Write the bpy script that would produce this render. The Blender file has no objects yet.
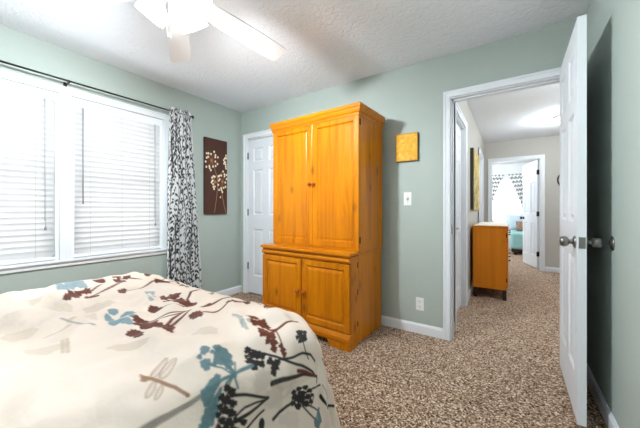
import bpy, bmesh, math, random
import numpy as np
from mathutils import Vector, Matrix, Quaternion
R = math.radians
PI = math.pi
scene = bpy.context.scene
col = scene.collection

# ------------------------------------------------------------------ camera
CAMH = 1.1105
cam_d = bpy.data.cameras.new('camera')
cam = bpy.data.objects.new('camera', cam_d)
col.objects.link(cam)
cam.location = (0, 0, CAMH)
cam.rotation_euler = (R(90), 0, 0.58892)
cam_d.sensor_width = 36
cam_d.sensor_fit = 'HORIZONTAL'
cam_d.lens = 36 * 285.26 / 640
cam_d.shift_y = -4.06 / 640
cam_d.clip_start = 0.02
scene.camera = cam

# ------------------------------------------------------------------ sky and exposure
W = bpy.data.worlds.new('sky')
scene.world = W
W.use_nodes = True
bg = W.node_tree.nodes['Background']
bg.inputs[0].default_value = (0.93, 0.97, 1.0, 1)
bg.inputs[1].default_value = 3.3
vs = scene.view_settings
vs.view_transform = 'Standard'
vs.look = 'None'
vs.gamma = 1
vs.use_curve_mapping = False
vs.exposure = 0.8
FAN_WATTS = 6.0
FAN_SPOT = 84.0
HALL_WATTS = 15.0
FAR_WATTS = 48.0
LAMP_TINT = (0.86, 0.95, 1.0)


# ------------------------------------------------------------------ materials
def srgb(r, g, b):
    f = lambda c: (c / 255 / 12.92) if c / 255 <= 0.04045 else ((c / 255 + 0.055) / 1.055) ** 2.4
    return (f(r), f(g), f(b), 1)


def newmat(name):
    m = bpy.data.materials.new(name)
    m.use_nodes = True
    nt = m.node_tree
    b = nt.nodes['Principled BSDF']
    return m, nt, b


def paint(name, rgb, rough=0.5, metal=0.0, var=0.04, scale=6.0, bump=0.0, bscale=200.0, detail=2.0):
    m, nt, b = newmat(name)
    c = srgb(*rgb)
    tc = nt.nodes.new('ShaderNodeTexCoord')
    n = nt.nodes.new('ShaderNodeTexNoise')
    n.inputs['Scale'].default_value = scale
    n.inputs['Detail'].default_value = 3
    nt.links.new(tc.outputs['Object'], n.inputs['Vector'])
    r = nt.nodes.new('ShaderNodeValToRGB')
    r.color_ramp.elements[0].position = 0.3
    r.color_ramp.elements[1].position = 0.7
    r.color_ramp.elements[0].color = tuple(x * (1 - var) for x in c[:3]) + (1,)
    r.color_ramp.elements[1].color = tuple(min(1, x * (1 + var)) for x in c[:3]) + (1,)
    nt.links.new(n.outputs['Fac'], r.inputs['Fac'])
    nt.links.new(r.outputs['Color'], b.inputs['Base Color'])
    b.inputs['Roughness'].default_value = rough
    b.inputs['Metallic'].default_value = metal
    if bump:
        n2 = nt.nodes.new('ShaderNodeTexNoise')
        n2.inputs['Scale'].default_value = bscale
        n2.inputs['Detail'].default_value = detail
        nt.links.new(tc.outputs['Object'], n2.inputs['Vector'])
        bp = nt.nodes.new('ShaderNodeBump')
        bp.inputs['Strength'].default_value = bump
        bp.inputs['Distance'].default_value = 0.01
        nt.links.new(n2.outputs['Fac'], bp.inputs['Height'])
        nt.links.new(bp.outputs['Normal'], b.inputs['Normal'])
    return m


def wood(name, dark, mid, light, axis='Z', rough=0.35, knots=True, gscale=1.0):
    m, nt, b = newmat(name)
    L = nt.links
    tc = nt.nodes.new('ShaderNodeTexCoord')
    mp = nt.nodes.new('ShaderNodeMapping')
    s = [9 * gscale, 9 * gscale, 9 * gscale]
    s['XYZ'.index(axis)] = 0.7 * gscale
    mp.inputs['Scale'].default_value = s
    L.new(tc.outputs['Object'], mp.inputs['Vector'])
    n = nt.nodes.new('ShaderNodeTexNoise')
    n.inputs['Scale'].default_value = 1.6
    n.inputs['Detail'].default_value = 6
    n.inputs['Roughness'].default_value = 0.6
    n.inputs['Distortion'].default_value = 0.8
    L.new(mp.outputs['Vector'], n.inputs['Vector'])
    r = nt.nodes.new('ShaderNodeValToRGB')
    e = r.color_ramp.elements
    e[0].position = 0.25
    e[0].color = srgb(*dark)
    e[1].position = 0.8
    e[1].color = srgb(*light)
    k = e.new(0.5)
    k.color = srgb(*mid)
    L.new(n.outputs['Fac'], r.inputs['Fac'])
    out = r.outputs['Color']
    if knots:
        mk = nt.nodes.new('ShaderNodeMapping')
        ks = [1, 1, 1]
        ks['XYZ'.index(axis)] = 0.55
        mk.inputs['Scale'].default_value = ks
        L.new(tc.outputs['Object'], mk.inputs['Vector'])
        v = nt.nodes.new('ShaderNodeTexVoronoi')
        v.inputs['Scale'].default_value = 6.5
        L.new(mk.outputs['Vector'], v.inputs['Vector'])
        kr = nt.nodes.new('ShaderNodeValToRGB')
        kr.color_ramp.elements[0].position = 0.05
        kr.color_ramp.elements[0].color = (1, 1, 1, 1)
        kr.color_ramp.elements[1].position = 0.20
        kr.color_ramp.elements[1].color = (0, 0, 0, 1)
        L.new(v.outputs['Distance'], kr.inputs['Fac'])
        mu = nt.nodes.new('ShaderNodeMath')
        mu.operation = 'MULTIPLY'
        mu.inputs[1].default_value = 0.55
        L.new(kr.outputs['Color'], mu.inputs[0])
        mx = nt.nodes.new('ShaderNodeMix')
        mx.data_type = 'RGBA'
        L.new(mu.outputs[0], mx.inputs['Factor'])
        L.new(out, mx.inputs['A'])
        mx.inputs['B'].default_value = srgb(*[int(c * 0.5) for c in dark])
        out = mx.outputs['Result']
    L.new(out, b.inputs['Base Color'])
    b.inputs['Roughness'].default_value = rough
    b.inputs['Specular IOR Level'].default_value = 0.3
    return m


def attr_mat(name, rough=0.8, translucent=0.0, bump=0.0, bscale=30.0):
    m, nt, b = newmat(name)
    a = nt.nodes.new('ShaderNodeAttribute')
    a.attribute_name = 'print'
    nt.links.new(a.outputs['Color'], b.inputs['Base Color'])
    b.inputs['Roughness'].default_value = rough
    if bump:
        tc = nt.nodes.new('ShaderNodeTexCoord')
        n = nt.nodes.new('ShaderNodeTexNoise')
        n.inputs['Scale'].default_value = bscale
        n.inputs['Detail'].default_value = 4
        nt.links.new(tc.outputs['Object'], n.inputs['Vector'])
        bp = nt.nodes.new('ShaderNodeBump')
        bp.inputs['Strength'].default_value = bump
        bp.inputs['Distance'].default_value = 0.02
        nt.links.new(n.outputs['Fac'], bp.inputs['Height'])
        nt.links.new(bp.outputs['Normal'], b.inputs['Normal'])
    if translucent:
        t = nt.nodes.new('ShaderNodeBsdfTranslucent')
        nt.links.new(a.outputs['Color'], t.inputs['Color'])
        mx = nt.nodes.new('ShaderNodeMixShader')
        mx.inputs[0].default_value = translucent
        o = nt.nodes['Material Output']
        nt.links.new(b.outputs[0], mx.inputs[1])
        nt.links.new(t.outputs[0], mx.inputs[2])
        nt.links.new(mx.outputs[0], o.inputs['Surface'])
    return m


def translucent_mat(name, rgb, fac, rough=0.4):
    m, nt, b = newmat(name)
    c = srgb(*rgb)
    tc = nt.nodes.new('ShaderNodeTexCoord')
    n = nt.nodes.new('ShaderNodeTexNoise')
    n.inputs['Scale'].default_value = 30
    nt.links.new(tc.outputs['Object'], n.inputs['Vector'])
    r = nt.nodes.new('ShaderNodeValToRGB')
    r.color_ramp.elements[0].color = tuple(x * 0.97 for x in c[:3]) + (1,)
    r.color_ramp.elements[1].color = c
    nt.links.new(n.outputs['Fac'], r.inputs['Fac'])
    nt.links.new(r.outputs['Color'], b.inputs['Base Color'])
    b.inputs['Roughness'].default_value = rough
    t = nt.nodes.new('ShaderNodeBsdfTranslucent')
    nt.links.new(r.outputs['Color'], t.inputs['Color'])
    mx = nt.nodes.new('ShaderNodeMixShader')
    mx.inputs[0].default_value = fac
    o = nt.nodes['Material Output']
    nt.links.new(b.outputs[0], mx.inputs[1])
    nt.links.new(t.outputs[0], mx.inputs[2])
    nt.links.new(mx.outputs[0], o.inputs['Surface'])
    return m


def emit_mat(name, rgb, strength):
    m, nt, b = newmat(name)
    b.inputs['Base Color'].default_value = srgb(*rgb)
    b.inputs['Emission Color'].default_value = srgb(*rgb)
    b.inputs['Emission Strength'].default_value = strength
    return m


def carpet_mat():
    m, nt, b = newmat('speckled brown carpet')
    L = nt.links
    tc = nt.nodes.new('ShaderNodeTexCoord')
    v = nt.nodes.new('ShaderNodeTexVoronoi')
    v.inputs['Scale'].default_value = 138
    v.inputs['Randomness'].default_value = 1.0
    L.new(tc.outputs['Object'], v.inputs['Vector'])
    sp = nt.nodes.new('ShaderNodeSeparateColor')
    L.new(v.outputs['Color'], sp.inputs['Color'])
    r = nt.nodes.new('ShaderNodeValToRGB')
    e = r.color_ramp.elements
    e[0].position = 0.0
    e[0].color = srgb(54, 34, 22)
    e[1].position = 1.0
    e[1].color = srgb(242, 224, 204)
    for pos, c in ((0.16, (100, 76, 56)), (0.36, (150, 122, 100)), (0.70, (176, 148, 126))):
        e.new(pos).color = srgb(*c)
    L.new(sp.outputs[0], r.inputs['Fac'])
    n3 = nt.nodes.new('ShaderNodeTexNoise')
    n3.inputs['Scale'].default_value = 2.2
    L.new(tc.outputs['Object'], n3.inputs['Vector'])
    r3 = nt.nodes.new('ShaderNodeValToRGB')
    r3.color_ramp.elements[0].color = (0.86, 0.84, 0.82, 1)
    r3.color_ramp.elements[1].color = (1.08, 1.06, 1.04, 1)
    L.new(n3.outputs['Fac'], r3.inputs['Fac'])
    mx = nt.nodes.new('ShaderNodeMix')
    mx.data_type = 'RGBA'
    mx.blend_type = 'MULTIPLY'
    mx.inputs['Factor'].default_value = 1
    L.new(r.outputs['Color'], mx.inputs['A'])
    L.new(r3.outputs['Color'], mx.inputs['B'])
    L.new(mx.outputs['Result'], b.inputs['Base Color'])
    b.inputs['Roughness'].default_value = 1
    b.inputs['Specular IOR Level'].default_value = 0.1
    n2 = nt.nodes.new('ShaderNodeTexNoise')
    n2.inputs['Scale'].default_value = 130
    n2.inputs['Detail'].default_value = 4
    L.new(tc.outputs['Object'], n2.inputs['Vector'])
    bp = nt.nodes.new('ShaderNodeBump')
    bp.inputs['Strength'].default_value = 0.6
    bp.inputs['Distance'].default_value = 0.012
    L.new(n2.outputs['Fac'], bp.inputs['Height'])
    L.new(bp.outputs['Normal'], b.inputs['Normal'])
    return m


def ceiling_mat():
    m, nt, b = newmat('textured white ceiling')
    L = nt.links
    tc = nt.nodes.new('ShaderNodeTexCoord')
    n = nt.nodes.new('ShaderNodeTexNoise')
    n.inputs['Scale'].default_value = 22
    n.inputs['Detail'].default_value = 5
    n.inputs['Distortion'].default_value = 1.2
    L.new(tc.outputs['Object'], n.inputs['Vector'])
    bp = nt.nodes.new('ShaderNodeBump')
    bp.inputs['Strength'].default_value = 0.8
    bp.inputs['Distance'].default_value = 0.012
    L.new(n.outputs['Fac'], bp.inputs['Height'])
    L.new(bp.outputs['Normal'], b.inputs['Normal'])
    b.inputs['Base Color'].default_value = srgb(238, 241, 246)
    b.inputs['Roughness'].default_value = 0.9
    return m


M = {}
M['sage'] = paint('sage green wall paint', (174, 184, 177), 0.55, var=0.01, bump=0.05, bscale=120)
M['greige'] = paint('warm grey hall paint', (190, 186, 179), 0.6, var=0.01, bump=0.05, bscale=120)
M['white_wall'] = paint('white wall paint', (235, 235, 235), 0.6, var=0.01)
M['trim'] = paint('white trim paint', (232, 234, 238), 0.35, var=0.01)
M['door_white'] = paint('white door paint', (228, 231, 236), 0.4, var=0.01, bump=0.03, bscale=60)
M['ceiling'] = ceiling_mat()
M['carpet'] = carpet_mat()
M['pine'] = wood('honey pine', (164, 84, 0), (198, 117, 1), (216, 135, 3), 'Z', 0.3)
M['pine_h'] = wood('honey pine lengthwise', (164, 84, 0), (198, 117, 1), (216, 135, 3), 'X', 0.3, knots=False)
M['pine_d'] = wood('honey pine sidewise', (164, 84, 0), (198, 117, 1), (216, 135, 3), 'Y', 0.3, knots=False)
M['buffet'] = wood('orange stained wood', (196, 108, 8), (214, 124, 16), (226, 140, 28), 'Z', 0.35, knots=False, gscale=0.6)
M['dark_wood'] = wood('dark stained wood', (46, 28, 18), (60, 38, 25), (72, 48, 32), 'Z', 0.4, knots=False)
M['knob_wood'] = wood('red brown turned wood', (150, 70, 12), (176, 88, 20), (196, 108, 30), 'Z', 0.3, knots=False)
M['black'] = paint('black metal', (26, 25, 25), 0.4, 0.3)
M['nickel'] = paint('satin nickel', (150, 148, 145), 0.28, 1.0)
M['bronze'] = paint('dark hinge metal', (60, 52, 46), 0.4, 0.8)
M['plastic'] = paint('white plastic', (238, 238, 236), 0.35, var=0.01)
M['slot'] = paint('dark slot', (70, 66, 62), 0.6)
M['vinyl'] = paint('white vinyl', (235, 237, 240), 0.35, var=0.01)
M['slat'] = translucent_mat('white blind slat', (222, 222, 222), 0.42)
M['fan_white'] = paint('white fan blade', (232, 231, 230), 0.4, var=0.01)
M['cord'] = paint('grey cord', (150, 150, 152), 0.6)
M['bed_base'] = paint('white mattress ticking', (226, 222, 214), 0.9)
M['comforter'] = attr_mat('printed cream comforter', 0.55, bump=0.6, bscale=10)
M['drape'] = attr_mat('black and white leaf curtain', 0.9, 0.15)
M['canvas'] = attr_mat('painted canvas', 0.7)
M['chevron'] = attr_mat('chevron curtain', 0.9, 0.12)
M['aqua'] = paint('aqua bedding', (146, 190, 186), 0.85, bump=0.2, bscale=12)
M['pale_blue'] = paint('pale blue pillow', (196, 214, 224), 0.85, bump=0.2, bscale=12)
M['patterned'] = paint('brown patterned pillow', (150, 118, 100), 0.85, var=0.5, scale=30)
M['runner'] = paint('cream runner cloth', (238, 232, 220), 0.9, bump=0.1, bscale=80)


# ------------------------------------------------------------------ mesh helpers
class MB:
    def __init__(self):
        self.bm = bmesh.new()
        self.xf = Matrix.Identity(4)
        self.mi = 0

    def _v(self, p):
        return self.bm.verts.new(self.xf @ Vector(p))

    def face(self, pts, mi=None):
        f = self.bm.faces.new([self._v(p) for p in pts])
        f.material_index = self.mi if mi is None else mi
        return f

    def box(self, x0, x1, y0, y1, z0, z1, bev=0.0, seg=1):
        x0, x1 = min(x0, x1), max(x0, x1)
        y0, y1 = min(y0, y1), max(y0, y1)
        z0, z1 = min(z0, z1), max(z0, z1)
        c = [(x0, y0, z0), (x1, y0, z0), (x1, y1, z0), (x0, y1, z0), (x0, y0, z1), (x1, y0, z1), (x1, y1, z1), (x0, y1, z1)]
        v = [self._v(p) for p in c]
        fs = []
        for q in ((3, 2, 1, 0), (4, 5, 6, 7), (0, 1, 5, 4), (1, 2, 6, 5), (2, 3, 7, 6), (3, 0, 4, 7)):
            f = self.bm.faces.new([v[i] for i in q])
            f.material_index = self.mi
            fs.append(f)
        if bev:
            ed = list({e for f in fs for e in f.edges})
            r = bmesh.ops.bevel(self.bm, geom=ed, offset=bev, segments=seg, profile=0.5, affect='EDGES', clamp_overlap=True)
            for f in r['faces']:
                f.material_index = self.mi
        return self

    def frustum(self, o, i, d0, d1):
        """raised panel facing -Y: outer rectangle o=(x0,x1,z0,z1) at y=d0, inner rectangle i at y=d1"""
        a = [(o[0], d0, o[2]), (o[1], d0, o[2]), (o[1], d0, o[3]), (o[0], d0, o[3])]
        b = [(i[0], d1, i[2]), (i[1], d1, i[2]), (i[1], d1, i[3]), (i[0], d1, i[3])]
        va = [self._v(p) for p in a]
        vb = [self._v(p) for p in b]
        self.bm.faces.new(vb).material_index = self.mi
        for k in range(4):
            self.bm.faces.new([va[k], va[(k + 1) % 4], vb[(k + 1) % 4], vb[k]]).material_index = self.mi
        return self

    def prism(self, poly, axis, a0, a1):
        """poly = 2D points in the two other axes (in XYZ order); extruded along axis"""
        def P(p, a):
            q = list(p)
            q.insert('XYZ'.index(axis), a)
            return q
        A = [self._v(P(p, a0)) for p in poly]
        B = [self._v(P(p, a1)) for p in poly]
        n = len(poly)
        self.bm.faces.new(A).material_index = self.mi
        self.bm.faces.new(B[::-1]).material_index = self.mi
        for k in range(n):
            self.bm.faces.new([A[k], B[k], B[(k + 1) % n], A[(k + 1) % n]]).material_index = self.mi
        return self

    def lathe(self, base, direction, prof, n=20, caps=True):
        """prof = [(distance along direction, radius)]"""
        d = Vector(direction).normalized()
        u = d.orthogonal().normalized()
        w = d.cross(u)
        rings = []
        for t, r in prof:
            c = Vector(base) + d * t
            if r < 1e-5:
                rings.append([self._v(c)])
            else:
                rings.append([self._v(c + (u * math.cos(2 * PI * k / n) + w * math.sin(2 * PI * k / n)) * r) for k in range(n)])
        for A, B in zip(rings, rings[1:]):
            for k in range(n):
                a, b = A[k % len(A)], A[(k + 1) % len(A)]
                c, e = B[(k + 1) % len(B)], B[k % len(B)]
                vs_ = []
                for q in (a, b, c, e):
                    if q not in vs_:
                        vs_.append(q)
                if len(vs_) >= 3:
                    f = self.bm.faces.new(vs_)
                    f.material_index = self.mi
                    f.smooth = True
        if caps:
            for A in (rings[0], rings[-1]):
                if len(A) > 2:
                    self.bm.faces.new(A).material_index = self.mi
        return self

    def rod(self, a, b, r, n=12, r2=None):
        a, b = Vector(a), Vector(b)
        return self.lathe(a, b - a, [(0, r), ((b - a).length, r if r2 is None else r2)], n)

    def tube(self, pts, r, n=10):
        pts = [Vector(p) for p in pts]
        rings = []
        u = None
        for k, p in enumerate(pts):
            t = (pts[min(k + 1, len(pts) - 1)] - pts[max(k - 1, 0)]).normalized()
            u = t.orthogonal().normalized() if u is None else (u - t * u.dot(t)).normalized()
            w = t.cross(u)
            rings.append([self._v(p + (u * math.cos(2 * PI * j / n) + w * math.sin(2 * PI * j / n)) * r) for j in range(n)])
        for A, B in zip(rings, rings[1:]):
            for j in range(n):
                f = self.bm.faces.new([A[j], A[(j + 1) % n], B[(j + 1) % n], B[j]])
                f.smooth = True
                f.material_index = self.mi
        self.bm.faces.new(rings[0][::-1])
        self.bm.faces.new(rings[-1])
        return self

    def build(self, name, mats, parent=None):
        me = bpy.data.meshes.new(name)
        bmesh.ops.recalc_face_normals(self.bm, faces=self.bm.faces)
        self.bm.to_mesh(me)
        self.bm.free()
        for m in (mats if isinstance(mats, (list, tuple)) else [mats]):
            me.materials.append(m)
        o = bpy.data.objects.new(name, me)
        col.objects.link(o)
        if parent is not None:
            o.parent = parent
            ro = root_loc(parent)
            if ro.length:
                me.transform(Matrix.Translation(-ro))
        return o


def root_loc(o):
    v = Vector((0, 0, 0))
    while o is not None:
        v = v + o.location
        o = o.parent
    return v


def tag(o, label=None, cat=None, group=None, kind=None):
    if label:
        o['label'] = label
    if cat:
        o['category'] = cat
    if group:
        o['group'] = group
    if kind:
        o['kind'] = kind
    return o


def thing(name, label, cat, loc=(0, 0, 0), group=None, kind=None):
    o = bpy.data.objects.new(name, None)
    o.empty_display_size = 0.1
    col.objects.link(o)
    o.location = loc
    return tag(o, label, cat, group, kind)


def struct(name, mb, mat, label=None, cat=None):
    o = mb.build(name, mat)
    tag(o, label, cat, kind='structure')
    return o


def grid_obj(name, P, colors, mat, parent=None):
    """P: (n, m, 3) array of points, colors: (n, m, 3) linear print colour"""
    n, m = P.shape[:2]
    V = P.reshape(-1, 3).astype(np.float32)
    idx = np.arange(n * m).reshape(n, m)
    F = np.stack([idx[:-1, :-1], idx[1:, :-1], idx[1:, 1:], idx[:-1, 1:]], -1).reshape(-1, 4).astype(np.int32)
    me = bpy.data.meshes.new(name)
    me.vertices.add(len(V))
    me.vertices.foreach_set('co', V.ravel())
    me.loops.add(F.size)
    me.loops.foreach_set('vertex_index', F.ravel())
    me.polygons.add(len(F))
    me.polygons.foreach_set('loop_start', np.arange(0, F.size, 4, dtype=np.int32))
    me.polygons.foreach_set('use_smooth', np.ones(len(F), dtype=bool))
    me.update(calc_edges=True)
    me.validate()
    if colors is not None:
        a = me.color_attributes.new('print', 'FLOAT_COLOR', 'POINT')
        c = np.ones((len(V), 4), np.float32)
        c[:, :3] = colors.reshape(-1, 3)
        a.data.foreach_set('color', c.ravel())
    me.materials.append(mat)
    o = bpy.data.objects.new(name, me)
    col.objects.link(o)
    if parent is not None:
        o.parent = parent
        ro = root_loc(parent)
        if ro.length:
            me.transform(Matrix.Translation(-ro))
    return o


class Print:
    """a printed pattern on a cloth or canvas, evaluated at the cloth's own coordinates"""
    def __init__(self, U, V, base, soft=0.004):
        self.U, self.V, self.soft = U, V, soft
        self.C = np.empty(U.shape + (3,))
        self.C[:] = srgb(*base)[:3]

    def _put(self, mask, rgb, a):
        c = np.array(srgb(*rgb)[:3])
        if mask.dtype == bool:
            self.C[mask] = self.C[mask] * (1 - a) + c * a
        else:
            k = mask > 0
            w = (mask[k] * a)[:, None]
            self.C[k] = self.C[k] * (1 - w) + c * w

    def ell(self, cu, cv, ax, ay, bx, by, rgb, a=1.0, jag=0.0, ph=0.0):
        du, dv = self.U - cu, self.V - cv
        det = ax * by - ay * bx
        if abs(det) < 1e-9:
            return
        s = (du * by - dv * bx) / det
        t = (dv * ax - du * ay) / det
        r = np.sqrt(s * s + t * t)
        lim = 1.0
        if jag:
            an = np.arctan2(t, s)
            lim = 1 + jag * (0.7 * np.sin(3 * an + ph) + 0.5 * np.sin(7 * an + 2.3 * ph))
        size = math.sqrt(abs(det))
        self._put(np.clip((lim - r) * max(size / self.soft, 2.5) + 0.5, 0, 1), rgb, a)

    def dot(self, cu, cv, r, rgb, a=1.0):
        self.ell(cu, cv, r, 0, 0, r, rgb, a)

    def line(self, pts, w, rgb, a=1.0, w2=None):
        best = np.full(self.U.shape, 9.0)
        n = len(pts) - 1
        for k in range(n):
            (x0, y0), (x1, y1) = pts[k], pts[k + 1]
            dx, dy = x1 - x0, y1 - y0
            L2 = dx * dx + dy * dy + 1e-12
            t = np.clip(((self.U - x0) * dx + (self.V - y0) * dy) / L2, 0, 1)
            d = np.hypot(self.U - x0 - t * dx, self.V - y0 - t * dy)
            ww = w if w2 is None else w + (w2 - w) * (k + t) / n
            best = np.minimum(best, d - ww / 2)
        self._put(np.clip(0.5 - best / self.soft, 0, 1), rgb, a)


# ------------------------------------------------------------------ the setting
XL, XR, YB, YF, HC = -3.055, 0.425, 2.636, -1.3, 2.44      # bedroom
HL, HR, HY = -0.44, 1.05, 6.55                             # hall
FY = 9.8                                                   # far bedroom's window wall

struct('floor', MB().box(-3.3, 2.6, -1.5, 10.1, -0.12, 0), M['carpet'])
struct('ceiling', MB().box(-3.3, 2.6, -1.5, 10.1, HC, HC + 0.12), M['ceiling'])


def wall(name, axis, f0, f1, a0, a1, openings, mat, z1=HC):
    """wall running along axis from a0 to a1, f0..f1 thick, openings = (start, end, bottom, top)"""
    mb = MB()

    def b(s0, s1, z0, z1_):
        if s1 - s0 > 1e-4 and z1_ - z0 > 1e-4:
            if axis == 'Y':
                mb.box(f0, f1, s0, s1, z0, z1_)
            else:
                mb.box(s0, s1, f0, f1, z0, z1_)
    p = a0
    for (s, e, zb, zt) in sorted(openings):
        b(p, s, 0, z1)
        b(s, e, 0, zb)
        b(s, e, zt, z1)
        p = e
    b(p, a1, 0, z1)
    return struct(name, mb, mat)


WZ0, WZ1 = 0.70, 2.06
WIN = [(-0.03, 0.75), (0.827, 1.585)]
wall('wall_left', 'Y', XL - 0.14, XL, YF, YB, [(a, b, WZ0, WZ1) for a, b in WIN], M['sage'])
CD = (-2.93, -2.255)                                       # closet door opening
DO = (-0.437, 0.345)                                       # bedroom doorway opening
wall('wall_back', 'X', YB, YB + 0.065, XL - 0.14, HR + 0.12, [(CD[0], CD[1], 0, 2.06), (DO[0], DO[1], 0, 2.075)], M['sage'])
wall('wall_hall_near', 'X', YB + 0.065, YB + 0.12, XL - 0.14, HR + 0.12, [(DO[0], DO[1], 0, 2.075)], M['greige'])
wall('wall_right', 'Y', XR, XR + 0.12, YF, YB, [], M['sage'])
wall('wall_behind', 'X', YF - 0.12, YF, XL - 0.14, XR + 0.12, [], M['sage'])
HD1 = (2.93, 3.66)
HD2 = (5.33, 6.03)
wall('wall_hall_left', 'Y', HL - 0.12, HL, YB + 0.12, HY, [(HD1[0], HD1[1], 0, 2.06), (HD2[0], HD2[1], 0, 2.06)], M['greige'])
wall('wall_hall_right', 'Y', HR, HR + 0.12, YB + 0.12, HY, [], M['greige'])
FD = (-0.32, 0.465)
wall('wall_hall_far', 'X', HY, HY + 0.06, HL - 0.12, HR + 0.12, [(FD[0], FD[1], 0, 2.065)], M['greige'])
wall('wall_far_room_near', 'X', HY + 0.06, HY + 0.12, -2.12, 2.4, [(FD[0], FD[1], 0, 2.065)], M['white_wall'])
FW = (-0.52, 0.30)
wall('wall_far_room_window', 'X', FY, FY + 0.14, -2.12, 2.4, [(FW[0], FW[1], 0.75, 2.05)], M['white_wall'])
wall('wall_far_room_left', 'Y', -2.12, -2.0, HY + 0.12, FY, [], M['white_wall'])
wall('wall_far_room_right', 'Y', 2.28, 2.4, HY + 0.12, FY, [], M['white_wall'])


def baseboard(name, axis, wallpos, side, segs, h=0.088):
    mb = MB()
    for a0, a1 in segs:
        t0, t1 = wallpos, wallpos + side * 0.014
        prof = [(t0, 0), (t1, 0), (t1, h - 0.018), (t0 + side * 0.006, h), (t0, h)]
        if axis == 'Y':
            mb.prism(prof, 'Y', a0, a1)
        else:
            mb.prism(prof, 'X', a0, a1)
    return struct(name, mb, M['trim'])


baseboard('baseboard_left', 'Y', XL, 1, [(YF, YB)])
baseboard('baseboard_back', 'X', YB, -1, [(CD[1] + 0.07, -0.478)])
baseboard('baseboard_right', 'Y', XR, -1, [(YF, YB)])
baseboard('baseboard_hall_left', 'Y', HL, 1, [(YB + 0.12, HD1[0] - 0.07), (HD1[1] + 0.07, HD2[0] - 0.07), (HD2[1] + 0.07, HY)])
baseboard('baseboard_hall_far', 'X', HY, -1, [(FD[1] + 0.055, HR)])
baseboard('baseboard_hall_right', 'Y', HR, -1, [(YB + 0.12, HY)])
baseboard('baseboard_far_room', 'X', FY, -1, [(-2.0, 2.28)])


# --- door casings and jambs
def casing_boxes(mb, axis, face, side, o, top, w, depth=0.018, left=True, right=True, wr=None):
    """flat casing with a raised outer band around an opening o=(a0,a1), on the wall face, projecting by side"""
    wr = w if wr is None else wr

    def b(s0, s1, z0, z1, d):
        if axis == 'X':
            mb.box(s0, s1, face, face + side * d, z0, z1, 0.003)
        else:
            mb.box(face, face + side * d, s0, s1, z0, z1, 0.003)
    if left:
        b(o[0] - w, o[0], 0, top, depth)
        b(o[0] - w, o[0] - w * 0.62, 0, top + w, depth + 0.006)
    if right:
        b(o[1], o[1] + wr, 0, top, depth)
        b(o[1] + wr * 0.62, o[1] + wr, 0, top + w, depth + 0.006)
    b(o[0] - (w if left else 0), o[1] + (wr if right else 0), top, top + w, depth)
    b(o[0] - (w if left else 0), o[1] + (wr if right else 0), top + w * 0.62, top + w, depth + 0.0055)


def jamb_boxes(mb, axis, y0, y1, o, top, t=0.018, stop=None):
    def b(s0, s1, d0, d1, z0, z1):
        if axis == 'X':
            mb.box(s0, s1, d0, d1, z0, z1)
        else:
            mb.box(d0, d1, s0, s1, z0, z1)
    b(o[0], o[0] + t, y0, y1, 0, top)
    b(o[1] - t, o[1], y0, y1, 0, top)
    b(o[0] + t, o[1] - t, y0, y1, top - t, top)
    if stop:
        b(o[0] + t, o[0] + t + 0.008, stop[0], stop[1], 0, top - t)
        b(o[1] - t - 0.011, o[1] - t, stop[0], stop[1], 0, top - t)
        b(o[0] + t, o[1] - t, stop[0], stop[1], top - t - 0.011, top - t)


mb = MB()
casing_boxes(mb, 'X', YB, -1, (DO[0] + 0.012, DO[1] - 0.008), 2.064, 0.055, wr=0.066)
jamb_boxes(mb, 'X', YB, YB + 0.12, DO, 2.075, stop=(YB + 0.04, YB + 0.075))
casing_boxes(mb, 'X', YB + 0.12, 1, (DO[0] + 0.012, DO[1] - 0.008), 2.064, 0.066, left=False)
o_trim = struct('trim_1', mb, M['trim'])
mb = MB().box(DO[0] + 0.018, DO[0] + 0.0205, YB + 0.012, YB + 0.038, 0.905, 0.985, 0.001)
mb.box(DO[0] + 0.0205, DO[0] + 0.0225, YB + 0.017, YB + 0.033, 0.93, 0.96)
mb.build('strike_plate', M['nickel'], o_trim)

mb = MB()
casing_boxes(mb, 'X', YB, -1, (CD[0] + 0.006, CD[1] - 0.006), 2.055, 0.066)
jamb_boxes(mb, 'X', YB, YB + 0.12, CD, 2.06)
struct('trim_2', mb, M['trim'])
mb = MB()
casing_boxes(mb, 'Y', HL, 1, (HD1[0] + 0.006, HD1[1] - 0.006), 2.055, 0.07)
jamb_boxes(mb, 'Y', HL - 0.12, HL, HD1, 2.06)
struct('trim_3', mb, M['trim'])
mb = MB()
casing_boxes(mb, 'Y', HL, 1, (HD2[0] + 0.006, HD2[1] - 0.006), 2.055, 0.07)
jamb_boxes(mb, 'Y', HL - 0.12, HL, HD2, 2.06)
struct('trim_4', mb, M['trim'])
mb = MB()
casing_boxes(mb, 'X', HY, -1, (FD[0] + 0.01, FD[1] - 0.01), 2.055, 0.06)
jamb_boxes(mb, 'X', HY, HY + 0.12, FD, 2.065)
struct('trim_5', mb, M['trim'])


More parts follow.
